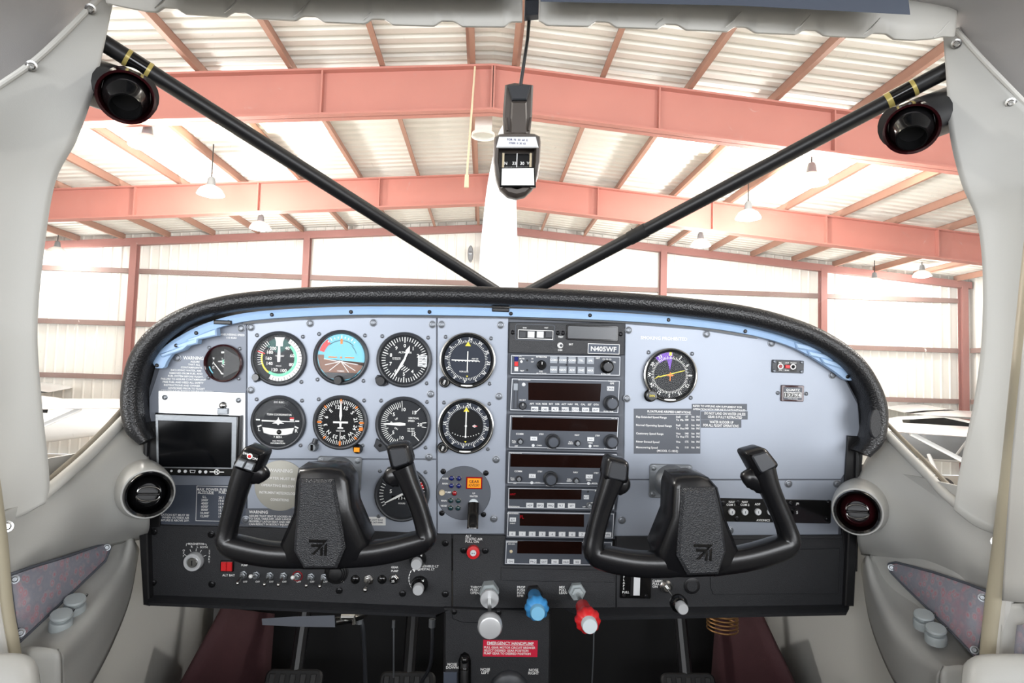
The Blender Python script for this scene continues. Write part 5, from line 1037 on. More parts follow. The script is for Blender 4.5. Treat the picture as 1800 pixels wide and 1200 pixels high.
def bentlip(top, bot, end):
    P = [t.a(*p, 4) for p in top]; Q = [t.a(*p, 26) for p in bot]; a = M(); n = len(P)
    rows = [[(p[0], p[1], 2) for p in P], [(p[0], p[1] - 1, 6) for p in P], [((p[0] + q[0]) / 2, (p[1] + q[1]) / 2 + 3, 20) for p, q in zip(P, Q)], [(q[0], q[1] + 5, 27) for q in Q], [(q[0], q[1], 26) for q in Q], [(q[0], q[1] + 1, 0) for q in Q]]
    a.grid(rows, False); a.Fc += [tuple(k * n for k in range(6)), tuple(k * n + n - 1 for k in range(6))[::-1]]; t.part('bottom_lip', 'crinkle', a, ang=25)
bentlip([(261, 1045), (530, 1056), (797, 1067)], [(262, 1064), (530, 1075), (766, 1085)], 0)
bentlip([(988, 1068), (1240, 1066), (1492, 1062)], [(1032, 1090), (1240, 1086), (1487, 1081)], 0)
lp('side_flange', [(253, 921), (268, 921), (272, 1058), (261, 1056)], 3, 18, 2, 'black')
lp('side_flange', [(1478, 1060), (1494, 1060), (1500, 930), (1484, 930)], 3, 14, 2, 'black')
for nm, pts in (('panel_end_bracket', [(264, 740), (277, 740), (285, 850), (283, 925), (262, 925), (262, 780)]), ('panel_end_bracket', [(1488, 765), (1508, 766), (1514, 800), (1500, 1000), (1484, 1000), (1478, 930)])):
    a = M(); a.prism(t.A(pts), 0, 5, 1); o = t.part(nm, 'black', a)
for x0, x1, y0, y1 in ((262, 255, 770, 925), (1503, 1498, 790, 1000)):
    a = M(); a.tube([(*t.a(x0, y0), 8), (*t.a(x1, y1), 8)], 4, 10); t.part('edge_channel', 'black', a)
for x, y in ((268, 757), (1497, 787)): scr(t, x, y, 6.5, 'darkscrew', 5)
for x, y in ((273, 933), (373, 938), (271, 1022), (374, 1025), (597, 1036), (708, 1041), (783, 1042), (783, 953), (815, 965), (853, 966)): scr(t, x, y, 6.2, 'darkscrew', 3)
for x, y in ((625, 1017), (672, 1017)):
    c = t.a(x, y); a = M(); a.sphere((c[0], c[1], 3), 8, 18, 7, .6, True); t.part('hole_plug', 'gloss', a)
# lettering on the black panel
a = M()
for s, x, y, h, al in (('ALT BAT', 402, 1010.5, 4.2, 'C'), ('PUMP', 430, 993, 3.4, 'C'), ('MASTER', 596, 1021, 3.6, 'C'), ('GEAR', 694, 996.5, 3.8, 'C'), ('PUMP', 694, 1003, 3.8, 'C'), ('GLARESHIELD LT', 771, 995, 4.2, 'R'), ('PEDESTAL LT', 764, 1000, 4.2, 'R'), ('ALT', 818, 941.5, 4.6, 'L'), ('STATIC AIR', 818, 946.5, 4.6, 'L'), ('PULL ON', 818, 951.3, 4.6, 'L'), ('THROT', 827, 1031.5, 4.6, 'L'), ('PUSH', 827, 1036.5, 4.6, 'L'), ('OPEN', 827, 1041.5, 4.6, 'L'), ('PROP', 909, 1031.5, 4.6, 'L'), ('PUSH', 909, 1036.5, 4.6, 'L'), ('INCR', 909, 1041.5, 4.6, 'L'), ('RPM', 909, 1046.5, 4.6, 'L'), ('MIX', 983, 1031.5, 4.6, 'L'), ('PULL', 983, 1036.5, 4.6, 'L'), ('LEAN', 983, 1041.5, 4.6, 'L'), ('CABIN AIR', 1147, 1020.5, 4.6, 'L'), ('PULL', 1147, 1025.5, 4.6, 'L'), ('ON', 1147, 1030.5, 4.6, 'L')):
    c = t.a(x, y, 3); a.text(s, c[0], c[1], h * .9, al, 3.3)
for x in (431, 453, 477, 500, 525, 549, 572): c = t.a(x, 1022, 3); a.text('OFF', c[0], c[1], 3, 'C', 3.3)
c = t.a(736.5, 999.5); a.frame(circ(2.2, 12, *c), circ(1.4, 12, *c), 3, 3.4)
P = [t.a(724 - 5 * math.sin(k / 6 * 3.1), 1032 - 32 * k / 6) for k in range(7)]
for p, q in zip(P[:-1], P[1:]): a.line(*p, p[0] + (q[0] - p[0]) * .75, p[1] + (q[1] - p[1]) * .75, 1.4, 3.1)
c = t.a(731, 998); a.prism([(c[0] + 2, c[1] + 3), (c[0] - 6, c[1] - 1), (c[0] - 2, c[1] - 6)], 3.1, 3.4)
t.part('lettering', 'white', a)
# ---- ignition
t = PThing('ignition_switch', 'round metal key ignition switch marked MAGNETOS', 'switch', 344, 984)
a = M(); a.lathe([(16, 3), (16, 12), (15, 14), (11, 14), (10, 12), (0, 12)], 32); b = t.part('barrel', 'capsilver', a); a = M(); a.lathe([(9, 12), (9, 14.5), (8, 15.5), (0, 15.5)], 24); t.part('lock_cylinder', 'steel', a, b); a = M(); a.box(-1, -4.5, 1, 4.5, 15.4, 15.8); t.part('keyway', 'black', a, b)
a = M(); a.text('MAGNETOS', 1, 30, 3.6, w=3.3); a.text('R', -6, 25, 3.6, w=3.3); a.text('L', 4, 25, 3.6, w=3.3); a.text('BOTH', 15, 24.5, 3.4, w=3.3)
for s_, x, ch in (('OFF', -20, 5), ('START', 25, 5)):
    for k, q in enumerate(s_): a.text(q, x, 18 - ch * k, 3.4, w=3.3)
for q in (-60, -25, 5, 30, 62): a.tick(q, 17, 22, .9, 3)
a.line(-16, 30, -12, 30, .8, 3); a.line(13, 30, 19, 30, .8, 3); a.line(-16, 30, -16, 26, .8, 3); a.line(19, 30, 19, 26, .8, 3); t.part('lettering', 'white', a)
# ---- red rocker
t = PThing('master_rocker_switch', 'red split rocker switch above the ALT BAT lettering', 'switch', 401, 993)
a = M(); a.prism(rr(-12, -10, 12, 10, 2), 3, 5.5, .6); b = t.part('frame', 'gloss', a)
for x in (-5, 5): a = M(); a.prism([(x - 4.6, -8), (x + 4.6, -8), (x + 4.6, 8), (x - 4.6, 8)], 5, 9, 1); t.part('rocker', 'red', a)
# ---- toggles
def toggle(px, py, label, up=False, bush='castmetal', tip='steel', k=1.0, ring=None):
    t = PThing('toggle_switch', label, 'switch', px, py, 0, 'toggle switches on the lower panel')
    a = M(); a.lathe([(7 * k, 3), (7 * k, 6), (5.4 * k, 6.5), (5.2 * k, 11), (4 * k, 11.5), (0, 11.5)], 6 if True else 20, ph=.3); t.part('hex_nut', bush, a, ang=25)
    if ring: a = M(); a.lathe([(9 * k, 3), (9 * k, 4), (7.6 * k, 4)], 20); t.part('colour_ring', ring, a)
    y = 6 if up else -7; e = (-2, y * k, 26); a = M(); a.tube([(0, 0, 10), (e[0] * .5, e[1] * .5, 18), e], [1.8 * k, 2 * k, 3 * k], 10); l = t.part('lever', 'steel', a)
    a = M(); a.sphere(e, 3.6 * k, 12, 8); t.part('lever_tip', tip, a, l)
for k, (x, y, up, tip, ring, d) in enumerate(((430, 1008, 0, 'steel', None, 'first toggle switch right of the red rocker'), (452, 1009, 1, 'white', None, 'white tipped toggle switch, second right of the red rocker'), (476, 1010, 0, 'steel', None, 'third toggle switch right of the red rocker'), (500, 1010.5, 0, 'steel', None, 'fourth toggle switch right of the red rocker'), (524, 1011, 1, 'white', 'redlamp', 'white tipped toggle switch with red ring, fifth right of rocker'), (548, 1012, 0, 'steel', None, 'sixth toggle switch right of the red rocker'), (571, 1013, 0, 'steel', None, 'toggle switch beside the black rubber boot'))): toggle(x, y, d, bool(up), 'castmetal', tip, 1, ring)
toggle(649, 1017, 'large bright toggle switch between two black hole plugs', False, 'steel', 'steel', 1.3)
t = PThing('circuit_breaker', 'silver breaker button numbered 25 under GEAR PUMP lettering', 'breaker', 693, 1015)
a = M(); a.lathe([(9, 3), (9, 7), (7.5, 8), (6, 8), (5.5, 12)], 6, ph=.2); t.part('nut', 'steel', a, ang=25); a = M(); a.lathe([(5.2, 7), (5.2, 15), (4.4, 16), (0, 16)], 18); b = t.part('button', 'gloss', a); a = M(); a.text('25', 0, 0, 4, w=16.2); t.part('digits', 'white', a, b)
t = PThing('rubber_boot', 'black rubber bellows boot under the left yoke', 'boot', 592, 1004)
for k, r in enumerate((19, 16, 13, 10)): a = M(); a.lathe([(r, 3 + k * 3), (r + 2, 4.5 + k * 3), (r, 6 + k * 3)] + ([(0, 16)] if k == 3 else []), 24); t.part('bellows_ring', 'rubber', a)
# ---- dimmer knobs
for px, py, lb in ((735, 981, 'upper black dimmer knob with silver cap, tucked under yoke'), (738, 1025, 'lower black dimmer knob with silver cap and white dashed arrow')):
    t = PThing('dimmer_knob', lb, 'knob', px, py, 0, 'dimmer knobs'); a = M(); a.lathe([(15, 3), (15, 7), (13, 12), (10, 20), (9, 21)], 24); b = t.part('skirt', 'gloss', a); a = M(); a.lathe([(9.5, 18), (9.5, 30), (8.5, 32), (0, 32)], 24); t.part('cap', 'capsilver', a); a = M(); a.box(4, 5, 8, 11, 8, 16, 1); t.part('pointer', 'white', a, b)
# ---- alternate static air
t = PThing('alternate_static_knob', 'red round push knob under ALT STATIC AIR', 'knob', 832, 967); a = M(); a.lathe([(11, 3), (11.5, 10), (11, 13), (6, 14), (5, 13)], 24); b = t.part('knob_body', 'red', a); a = M(); a.lathe([(5.5, 11), (5.5, 15), (4.5, 16), (0, 16)], 18); t.part('center_cap', 'key', a); a = M(); a.box(-2.6, -1, -.8, 1, 16, 16.3); a.box(.8, -1, 2.6, 1, 16, 16.3); t.part('marks', 'placard', a, b)
# ---- push-pull engine controls
def hexnut(t, r, w0, w1, mt, ph=.1): a = M(); a.lathe([(r, w0), (r, w1 - 1.5), (r * .92, w1), (r * .7, w1), (r * .66, w1 + 5), (r * .5, w1 + 6), (0, w1 + 6)], 6, ph=ph); return t.part('hex_nut', mt, a, ang=25)
t = PThing('throttle_control', 'silver ball throttle plunger at the left of the engine controls', 'throttle', 860, 1034)
hexnut(t, 17, 3, 24, 'cupgrey'); a = M(); a.lathe([(15, 42), (16, 44), (16, 46), (15, 48), (0, 48)], 28); t.part('friction_disc', 'capsilver', a); a = M(); a.cyl((0, 0, 24), (0, 0, 142), 3.4, seg=14); t.part('rod', 'steel', a)
a = M(); a.lathe([(4, 124), (12, 128), (18.5, 138), (19, 148), (16.5, 154), (14.5, 155), (0, 154)], 32); t.part('ball_knob', 'capsilver', a); 
def vernier(name, label, px, py, nut, col, capm, w0, k=1.0):
    t = PThing(name, label, 'engine control', px, py); hexnut(t, 15, 3, 14, nut); a = M(); a.cyl((0, 0, 12), (0, 0, w0 + 6), 3.4, seg=14); t.part('rod', 'steel', a)
    rows = []
    for r, w, fl in ((9, -16, 0), (11, -12, 0), (12.5, 14, .0), (15, 26, .03), (18.5, 33, .06), (19.5, 42, .06), (17.5, 49, .05), (12, 52, 0)): rows.append([(k * r * (1 + fl * math.cos(10 * q)) * math.cos(q), k * r * (1 + fl * math.cos(10 * q)) * math.sin(q), w0 + w * k) for q in [2 * math.pi * j / 64 for j in range(64)]])
    a = M(); a.grid(rows, True); t.part('fluted_knob', col, a, ang=50); a = M(); a.lathe([(12 * k, w0 + 46 * k), (12.2 * k, w0 + 60 * k), (11 * k, w0 + 63 * k), (0, w0 + 63 * k)], 28); t.part('push_button', capm, a)
vernier('propeller_control', 'light blue fluted propeller control knob', 938, 1040, 'black', 'blue', 'paleblue', 26)
vernier('mixture_control', 'red fluted mixture control knob pulled out on its rod', 1013, 1036, 'cupgrey', 'red', 'paleknob', 80)
t = PThing('cabin_air_control', 'black cabin air knob with silver cap under the right yoke', 'knob', 1169, 1028); a = M(); a.lathe([(11, 3), (11, 8), (8, 10), (6, 14), (0, 14)], 22); t.part('collar', 'steel', a); a = M(); a.cyl((0, 0, 12), (0, 0, 76), 2.6, seg=12); t.part('rod', 'steel', a)
a = M(); a.lathe([(6, 64), (14, 72), (14, 80), (11, 86), (9.5, 87)], 26); t.part('skirt', 'gloss', a); a = M(); a.lathe([(9, 84), (9, 98), (8, 100), (0, 100)], 22); t.part('cap', 'capsilver', a)
t = PThing('plug_button', 'flat dark round plug right of the cabin air control', 'plug', 1215, 1028); a = M(); a.lathe([(14, 3), (14, 4.4), (12, 5.2), (0, 5.2)], 28); t.part('disc', 'black', a); a = M(); a.lathe([(9, 5.2), (9, 5.8), (0, 5.8)], 22); t.part('inner_disc', 'crinkle', a)
# flap indicator
t = PThing('flap_indicator', 'black flap position indicator with white strip beside yoke', 'indicator', 1116, 1028); a = M(); a.prism(rr(-27, -21, 27, 24, 2), 3, 6, .6); t.part('plate', 'gloss', a); a = M(); a.box(-9, -16, 8, 20, 6, 6.8); t.part('slot', 'black', a); a = M(); a.box(-4, -15, 7, 19, 6.8, 7.6); t.part('tape', 'key', a); a = M(); a.text('FULL', -17, -10, 4, w=6.3)
for k, q in enumerate('FLAPS'): a.text(q, -21, 16 - 5 * k, 3.6, w=6.3)
t.part('lettering', 'white', a)
for x in (-20, 19): scr(t, x, -16, 4.5, 'darkscrew', 6, False, False)
# avionics switch strip
t = PThing('avionics_switch_strip', 'long black AVIONICS switch strip behind the right yoke', 'switch strip', 1362, 897); a = M(); a.prism(rr(-98, -20, 98, 20, 3), 0, 3, .6); t.part('plate', 'gloss', a)
for x in (1263, 1284, 1307, 1330, 1352): c = t.a(x, 898); a = M(); a.lathe([(5.5, 3), (5.5, 7), (4.5, 8), (0, 8)], 18, *c); o = t.part('push_switch', 'key', a); a = M(); a.box(c[0] - .5, c[1] - 2, c[0] + .5, c[1] + 2, 8, 8.2); t.part('legend', 'placard', a, o)
c = t.a(1397, 898); a = M(); a.lathe([(6, 3), (6, 8), (0, 8)], 18, *c); o = t.part('push_switch', 'gloss', a); a = M(); a.text('5', *c, 5, w=8.2); t.part('legend', 'white', a, o)
for x, y in ((1296, 883), (1294, 911), (1389, 884), (1455, 882), (1452, 911), (1270, 884)): scr(t, x, y, 4.6, 'darkscrew', 3, True)
a = M()
for s_, x, y in (('GPS', 1263, 885), ('NAV', 1285, 881), ('COM 1', 1283, 886), ('NAV', 1308, 881), ('COM 2', 1308, 886), ('ADF', 1330, 885), ('AVIONICS', 1340, 913), ('JPI', 1400, 884)): c = t.a(x, y); a.text(s_, c[0], c[1], 3.6, w=3.3)
t.part('lettering', 'white', a)
# ================================================================== YOKES
def yoke(label, pad_, house, boss, barL, barR, hornL, hornR, capL, capR, bulL, bulR, emb, sw):
    cx = sum(p[0] for p in pad_) / len(pad_); cy = sum(p[1] for p in pad_) / len(pad_); W0 = 190
    t = PThing('control_yoke', label, 'yoke', cx, cy, W0, 'control yokes'); zb = -W0 * S / t.unit
    def at(px, py, w=-10): x, y = t.a(px, py, w); return (x, y, w)
    # panel boss
    c = Vector((*t.a(*boss, zb), zb)); k = S / t.unit
    a = M(); a.prism([(c.x + x * k, c.y + y * k) for x, y in rr(-38, -30, 38, 30, 5)], zb, zb + 4 * k, 1); o = t.part('bearing_plate', 'castmetal', a); a = M(); a.lathe([(30 * k, zb + 4 * k), (28 * k, zb + 9 * k), (21 * k, zb + 14 * k), (19 * k, zb + 14 * k), (18 * k, zb + 6 * k)], 36, c.x, c.y); t.part('bearing_collar', 'castmetal', a)
    for x in (-31, 31):
        for y in (-23, 23): scr(t, c.x + x * k, c.y + y * k, 5 * k, 'castmetal', zb + 4 * k, True, False)
    hc = Vector((c.x, c.y, -40)); a = M(); a.tube([c, (c.x, c.y, -50)], 16 * k, 24); t.part('shaft', 'castmetal', a)
    a = M(); hp = t.A(house); a.prism(hp, -62, 13, 9); t.part('hub_housing', 'yoke', a, ang=60)
    a = M(); a.prism(t.A(pad_), -8, 22, 5); pd = t.part('hub_pad', 'leather', a, ang=25)
    # emblem pressed in relief
    ex, ey = t.a(*emb); a = M(); s_ = 1.0
    for q in ([(-16, 14), (16, 14), (10, 9), (-16, 9)], [(-12, 6), (8, 6), (2, 1), (-12, 1)], [(12, 12), (16, 14), (-6, -12), (-12, -12)], [(4, -2), (8, 2), (8, -14), (4, -14)], [(11, 4), (15, 8), (15, -14), (11, -14)]): a.prism([(ex + x, ey + y) for x, y in q], 21.5, 24, .6)
    t.part('emblem', 'gloss', a, pd)
    # crossbar and horns: one continuous wheel
    def sweep(nm, pts, rad, n=6, ref=(0, 0, 1)):
        P = catmull([at(*p) for p in pts], n); R = catmull([Vector((*r, 0)) for r in rad], n); a = M(); a.tube(P, [(r.x, r.y) for r in R], 24, True, ref, .78); return t.part(nm, 'yoke', a, ang=60)
    sweep('wheel_arm', barL + hornL, [(22, 22)] * len(barL) + [(19, 21)] + [(16.5, 18)] * (len(hornL) - 3) + [(18, 20), (21, 22)]); sweep('wheel_arm', barR + hornR, [(22, 22)] * len(barR) + [(19, 21)] + [(16.5, 18)] * (len(hornR) - 3) + [(18, 20), (21, 22)])
    for cap, bul, isl in ((capL, bulL, 1), (capR, bulR, 0)):
        q = sum((Vector(t.a(*p)) for p in cap), Vector((0, 0))) / 4; P = [Vector(t.a(*p)) for p in cap]
        a = M(); 
        def rnd(P, r):
            o = []
            for i in range(4):
                p0, p1, p2 = P[i - 1], P[i], P[(i + 1) % 4]; d0 = (p0 - p1).normalized() * r; d1 = (p2 - p1).normalized() * r
                for f in (0, .25, .5, .75, 1): o.append((p1 + d0) * (1 - f) ** 2 + p1 * 2 * f * (1 - f) + (p1 + d1) * f * f)
            return o
        a.prism(rnd([q + (p - q) * 1.2 for p in P], 9), -30, 14, 7); h = t.part('grip_head', 'yoke', a, ang=60); a = M(); a.prism(rnd([q + (p - q) * .86 for p in P], 6), 13, 18, 2); c_ = t.part('grip_cap', 'bezel' if not (isl and sw) else 'gloss', a)
        b0, b1 = Vector(at(*bul[0])), Vector(at(*bul[1])); a = M(); a.tube(catmull([b0 - Vector((0, 0, 6)), b0.lerp(b1, .55) - Vector((0, 0, 4)), b1 - Vector((0, 0, 8))], 5), [(24, 18)] * 3 + [(21, 16)] * 2 + [(19, 14)] * 2 + [(16, 12), (13, 10), (9, 7), (4, 3)], 18, True, (0, 0, 1)); t.part('thumb_rest', 'yoke', a, ang=60)
        if isl and sw:
            def lp(u, v): 
                e = P[0].lerp(P[1], u); f = P[3].lerp(P[2], u); return e.lerp(f, v)
            a = M(); a.prism([lp(.08, .06), lp(.92, .06), lp(.92, .46), lp(.08, .46)], 17, 20, .8); t.part('label_plate', 'gloss', a, c_); a = M(); z = lp(.5, .26); a.lathe([(5, 20), (5, 21), (3, 22)], 14, *z); t.part('switch_ring', 'white', a, c_); a = M(); a.sphere((*z, 20), 3.2, 12, 6, 1.2, True); t.part('trigger_button', 'red', a, c_)
            for u0, u1 in ((.08, .48), (.52, .92)): a = M(); a.prism([lp(u0, .54), lp(u1, .54), lp(u1, .94), lp(u0, .94)], 17, 24, 1.5); rk = t.part('trim_rocker', 'castmetal', a, c_)
            a = M(); z = lp(.22, .2); a.text('DN', *z, 4, w=20.2, rot=12); z = lp(.8, .3); a.text('DN', *z, 4, w=20.2, rot=12); t.part('lettering', 'white', a, c_)
    return t
yoke('left control yoke with red button and trim switches on its grip', [(531, 838), (591, 838), (597, 870), (607, 930), (611, 956), (596, 992), (539, 992), (522, 962), (523, 942), (529, 880)],
     [(526, 822), (575, 820), (602, 824), (616, 842), (622, 890), (648, 952), (636, 986), (598, 999), (534, 999), (502, 988), (494, 955), (518, 900), (521, 850)], (597, 832),
     [(548, 976), (480, 974), (426, 964)], [(590, 976), (660, 971), (720, 958)], [(400, 952), (401, 930), (410, 895), (421, 855), (433, 822)], [(748, 946), (746, 925), (734, 885), (720, 850), (708, 820)],
     [(436, 785), (466, 795), (453, 826), (416, 815)], [(683, 784), (716, 781), (724, 812), (692, 822)], ((430, 828), (472, 836)), ((712, 832), (672, 843)), (565, 955), True)
yoke('right control yoke with plain black grip caps', [(1192, 853), (1250, 852), (1256, 875), (1262, 905), (1269, 962), (1256, 1002), (1203, 1004), (1184, 970), (1186, 940), (1190, 890)],
     [(1186, 838), (1225, 834), (1244, 838), (1260, 856), (1272, 905), (1296, 966), (1284, 1000), (1254, 1011), (1200, 1013), (1164, 1002), (1154, 965), (1178, 905), (1180, 855)], (1178, 845),
     [(1210, 990), (1130, 991), (1070, 982)], [(1248, 989), (1310, 980), (1364, 965)], [(1044, 970), (1046, 940), (1056, 900), (1067, 865), (1077, 838)], [(1386, 952), (1381, 925), (1364, 885), (1350, 852), (1340, 822)],
     [(1070, 804), (1101, 812), (1099, 845), (1062, 838)], [(1310, 796), (1340, 788), (1362, 816), (1330, 832)], ((1076, 845), (1108, 858)), ((1346, 846), (1305, 836)), (1228, 963), False)
# ================================================================== COMPASS
t = PThing('magnetic_compass', 'brown grey magnetic compass reading 33 hung from the windshield centre', 'compass', 908, 290, 150)
a = M(); a.tube([(*t.a(933, -5), 10), (*t.a(927, 70), 4), (*t.a(915, 150), -6)], 3.2, 12); t.part('support_rod', 'black', a)
a = M(); a.prism(t.A([(886, 236), (884, 200), (888, 146), (905, 142), (938, 146), (936, 200), (932, 236)]), -30, -6, 3); b = t.part('bracket', 'compass', a)
a = M(); a.prism(t.A([(892, 149), (934, 149), (926, 176), (900, 176)]), -6, 2, 2); t.part('bracket_cap', 'bezel', a, b); a = M(); a.prism(t.A([(899, 178), (926, 178), (928, 236), (896, 236)]), -6, 0, 3); t.part('bracket_spine', 'compass', a, b)
for x in (890, 933): a = M(); c = t.a(x, 205); a.tube([(*c, -6), (c[0] + (3 if x < 900 else -3), c[1] - 24, -2)], [(3, 2), (1.5, 2)], 8); t.part('rib', 'compass', a, b)
BO = [(868, 252), (869, 240), (878, 235), (909, 233), (940, 235), (950, 240), (951, 252), (950, 285), (946, 310), (938, 330), (924, 343), (908, 347), (892, 343), (878, 330), (870, 310), (866, 285)]
a = M(); P = [Vector(q) for q in t.A(BO)]; cc = sum(P, Vector((0, 0))) / len(P); rows = []
for k, w in ((.55, -52), (.85, -44), (.97, -30), (1, -8), (.98, 2), (.92, 8), (.80, 8), (.78, -2), (.74, -20)): rows.append([((cc + (q - cc) * k).x, (cc + (q - cc) * k).y, w) for q in P])
a.grid(rows, True); n = len(P); a.Fc.append(tuple(range(n))[::-1]); a.Fc.append(tuple(range(8 * n, 9 * n))); t.part('case', 'compass', a, ang=50)
A_ = t.A([(872, 262), (946, 262), (941, 243), (877, 243)]); a = M(); a.prism(A_, 4, 10, 1.5); o = t.part('correction_plate', 'key', a); a = M(); c = t.a(909, 251); a.text('FOR  N  30  60  E', c[0], c[1] + 2, 3.4, w=10.3); a.text('STEER  0  30  62', c[0], c[1] - 4, 3, w=10.3); t.part('card_lettering', 'bluelamp', a, o)
a = M(); a.prism(t.A([(884, 303), (934, 303), (934, 270), (929, 265), (889, 265), (884, 270)]), -22, -16, 1); b = t.part('compass_card', 'gloss', a); a = M()
for s_, x in (('N', 889), ('33', 904), ('30', 918), ('W', 930)): c = t.a(x, 287, -16); a.text(s_, c[0], c[1], 5.4, w=-15.6)
for k in range(22): c = t.a(886 + 2.2 * k, 294, -16); a.line(c[0], c[1] - (2.4 if k % 2 else 3.4), c[0], c[1] + 1, .6, -15.9)
t.part('card_lettering', 'white', a, b); c = t.a(909, 284); a = M(); a.box(c[0] - .7, c[1] - 20, c[0] + .7, c[1] + 18, -12, -11); t.part('lubber_line', 'white', a)
for x in (884.5, 933.5): c = t.a(x, 284); a = M(); a.box(c[0] - 2, c[1] - 18, c[0] + 2, c[1] + 18, -16, -8, .8); t.part('window_cheek', 'manila', a)
a = M(); a.prism(t.A([(878, 332), (941, 332), (940, 297), (879, 298)]), 4, 14, 1.5); o = t.part('card_holder', 'gloss', a); a = M(); a.prism(t.A([(881, 329), (938, 329), (937, 299.5), (882, 300)]), 14, 14.8); t.part('blank_card', 'white', a, o)
# header centre bracket for the rod
t = PThing('compass_mount', 'dark slate bracket at the header centre holding the compass rod', 'bracket', 936, 10, 170); a = M(); a.prism(t.A([(922, 30), (952, 27), (955, -25), (924, -25)]), -14, 6, 2); t.part('bracket', 'placard', a)
a = M(); a.prism(t.A([(924, 4), (952, 3), (953, -6), (924, -6)]), 6, 10, 1); t.part('cap', 'gloss', a)
# ================================================================== PEDESTAL AND FOOTWELL
t = PThing('center_pedestal', 'black center pedestal below the engine controls', 'pedestal', 875, 1130, 10)
a = M(); a.prism(t.A([(780, 1068), (969, 1074), (964, 1290), (782, 1290)]), -180, 4, 3); t.part('housing', 'crinkle', a)
a = M(); a.prism(t.A([(794, 1066), (882, 1070), (878, 1092), (812, 1090), (796, 1084)]), 4, 9, 1.5); t.part('cover_strip', 'crinkle', a)
for x, y in ((799, 1071), (876, 1072)): scr(t, x, y, 5, 'darkscrew', 9)
for x in (783, 966): a = M(); a.tube([(*t.a(x, 1075), 2), (*t.a(x - 2, 1280), 2)], 2.5, 8); t.part('corner_bead', 'black', a)
a = M(); P = t.A([(857, 1215), (866, 1190), (880, 1178), (895, 1174), (910, 1178), (924, 1190), (932, 1215)]); a.prism(P, 4, 14, 6); t.part('trim_fairing', 'bezel', a, ang=60); a = M(); a.prism(t.A([(861, 1215), (864, 1197), (926, 1197), (929, 1215)]), 10, 16, 1); t.part('trim_window', 'black', a)
for k in range(12): c = t.a(866 + 5 * k, 1198); a = M(); a.box(c[0] - 1.4, c[1] - 4, c[0] + 1.4, c[1] + 1, 16, 18, .5); t.part('wheel_tooth', 'rubber', a)
c = t.a(902, 1200); a = M(); a.box(c[0] - 1, c[1] - 8, c[0] + 1, c[1] + 4, 18, 19); t.part('index_line', 'white', a)
a = M(); a.prism(t.A([(780, 1290), (780, 1178), (804, 1178), (804, 1290)]), 4, 7, 1); t.part('grey_plate', 'placard', a)
a = M()
for s_, x, y in (('NOSE', 795, 1167), ('DOWN', 795, 1172.5), ('NOSE', 853, 1176), ('LEFT', 853, 1181.5), ('NOSE', 938, 1177), ('RIGHT', 938, 1182.5)): c = t.a(x, y, 4); a.text(s_, c[0], c[1], 4.6, w=4.4)
t.part('lettering', 'white', a)
t2 = PThing('pitch_trim_wheel', 'black toothed pitch trim wheel in the pedestal slot', 'trim wheel', 817, 1175, 10); a = M(); a.prism(t2.A([(806, 1290), (806, 1158), (810, 1147), (817, 1143), (824, 1147), (828, 1158), (828, 1290)]), 4, 5, .3); t2.part('slot', 'gloss', a)
a = M(); a.tube(catmull([(*t2.a(817, 1150), 4), (*t2.a(817, 1170), 14), (*t2.a(817, 1200), 18), (*t2.a(817, 1260), 18)], 5), 7, 12); t2.part('rim', 'rubber', a)
for y in (1152, 1168, 1189, 1206): c = t2.a(817, y); a = M(); a.sphere((c[0], c[1], 13), 7.5, 14, 8); t2.part('grip_knob', 'gloss', a)
p = placard('red EMERGENCY HANDPUMP placard on the pedestal face', 848, 1124, 945, 1154, None, [])
p.root.name = 'placard'
p2 = PThing('emergency_sticker', 'red sticker with white emergency gear text on the pedestal', 'sticker', 897, 1139, 14)
bpy.data.objects.remove(p.root)
a = M(); a.box(-48, -14.5, 48, 14.5, 0, .6); p2.part('backing', 'redplacard', a); a = M(); a.text('EMERGENCY HANDPUMP', 0, 9.2, 5, w=.8, wid=82); a.line(-41, 6, 41, 6, .6, .6)
for k, s_ in enumerate(('PULL GEAR MOTOR CIRCUIT BREAKER', 'SELECT DESIRED GEAR POSITION', 'PUMP GEAR TO DESIRED POSITION')): a.text(s_, -46, 1.6 - 5.3 * k, 3.8, 'L', .8, 0, True, (90, 78, 82)[k])
p2.part('lettering', 'white', a)
# footwell
t = WThing('firewall', 'black carpeted firewall and footwell behind the rudder pedals', 'firewall', (0.03, 1.4, EZ - .95))
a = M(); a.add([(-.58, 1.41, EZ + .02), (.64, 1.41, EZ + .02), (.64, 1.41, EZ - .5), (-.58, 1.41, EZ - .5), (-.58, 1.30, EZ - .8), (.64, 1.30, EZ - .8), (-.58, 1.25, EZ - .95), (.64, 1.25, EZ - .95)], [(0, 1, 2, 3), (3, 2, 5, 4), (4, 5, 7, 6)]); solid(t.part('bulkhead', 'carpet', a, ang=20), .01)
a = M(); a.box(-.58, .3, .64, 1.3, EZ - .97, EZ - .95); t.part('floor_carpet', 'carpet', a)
a = M(); a.grid([[Vector((-.5 + 1.06 * k / 12, 1.36 - .03 * math.sin(k * 1.7) ** 2, EZ - z)) for k in range(13)] for z in (.42, .46, .5, .56, .64, .7)]); solid(t.part('insulation_drape', 'rubber', a, ang=60), .004)
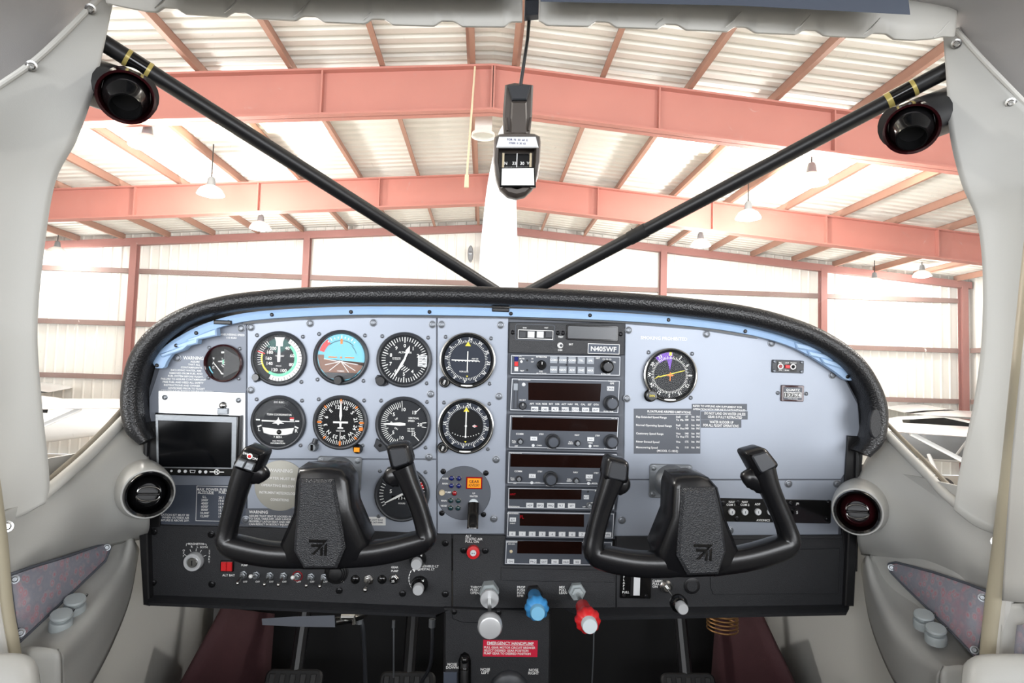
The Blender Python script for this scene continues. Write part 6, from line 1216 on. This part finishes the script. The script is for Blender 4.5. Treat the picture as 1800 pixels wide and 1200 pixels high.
def pedal(px, py, d, label):
    c = W(px, py, d); t = WThing('rudder_pedal', label, 'pedal', c, 'rudder pedals'); a = M(); a.T = Matrix.Translation(c) @ Matrix.Rotation(math.radians(60), 4, 'X')
    a.prism(rr(-.05, -.07, .05, .02, .012), -.006, .006, .003); t.part('pad', 'rubber', a)
    for k in range(5): a = M(); a.T = Matrix.Translation(c) @ Matrix.Rotation(math.radians(60), 4, 'X'); a.box(-.042 + .018 * k, -.06, -.032 + .018 * k, .012, .006, .009, .001); t.part('tread_rib', 'black', a)
    a = M(); a.tube([c + Vector((0, .01, 0)), c + Vector((0, .06, .12)), c + Vector((0, .10, .32))], .012, 10); t.part('hanger', 'black', a)
pedal(516, 1198, 1.16, 'leftmost black rudder pedal'); pedal(716, 1202, 1.16, 'black rudder pedal left of the pedestal'); pedal(1210, 1204, 1.16, 'black rudder pedal right of the pedestal')
t = WThing('brake_handle', 'grey parking brake handle under the lower panel at left', 'handle', W(525, 1090, .93)); a = M()
pts = [(460, 1087), (520, 1083), (588, 1081), (589, 1102), (520, 1101), (461, 1098)]; fr = [W(*p, .925) for p in pts]; bk = [W(*p, .945) for p in pts]
a.add(fr + bk, [tuple(range(6))[::-1], tuple(range(6, 12))] + [(k, (k + 1) % 6, 6 + (k + 1) % 6, 6 + k) for k in range(6)]); t.part('grip', 'placard_grey', a, ang=20); a = M(); a.tube([W(588, 1092, .935), W(615, 1088, .95), W(640, 1080, 1.0)], .006, 10); t.part('shaft', 'steel', a); a = M(); a.tube([W(600, 1084, .94), W(622, 1084, .94), W(622, 1096, .94)], .004, 8); t.part('latch', 'steel', a)
def cable(label, pts, r, mt):
    t = WThing('hanging_cable', label, 'cable', W(*pts[-1]), 'cables hanging under the panel'); a = M(); a.tube(catmull([W(*p) for p in pts], 6), r, 8); t.part('cable', mt, a); a = M(); c = W(*pts[0]); a.cyl(c, c + Vector((0, 0, -.012)), r * 1.8, seg=8); t.part('ferrule', 'castmetal', a)
cable('thick grey cable bending down left of the pedestal', [(632, 1082, 1.05), (638, 1105, 1.05), (641, 1150, 1.06), (643, 1230, 1.08)], .0035, 'bezel')
cable('thin straight wire hanging between the left pedals', [(692, 1090, 1.06), (692, 1140, 1.06), (692, 1190, 1.07)], .0015, 'castmetal')
cable('grey cable curving beside the pedestal toward the pedal', [(760, 1088, 1.0), (760, 1130, 1.0), (756, 1170, 1.02), (740, 1200, 1.05)], .003, 'bezel')
cable('thin wire hanging right of the pedestal', [(1044, 1100, 1.06), (1043, 1150, 1.06), (1040, 1210, 1.07)], .0012, 'castmetal')
t = WThing('duct_spring', 'copper coil spring duct hanging below the right panel edge', 'spring', W(1270, 1095, 1.0)); c = W(1270, 1076, 1.02)
for k in range(5): a = M(); a.tube([c + Vector((.024 * math.cos(q), .024 * math.sin(q), -.006 * k - .002 * q / 6.28)) for q in [2 * math.pi * j / 24 for j in range(25)]], .0014, 6); t.part('coil', 'copper', a)
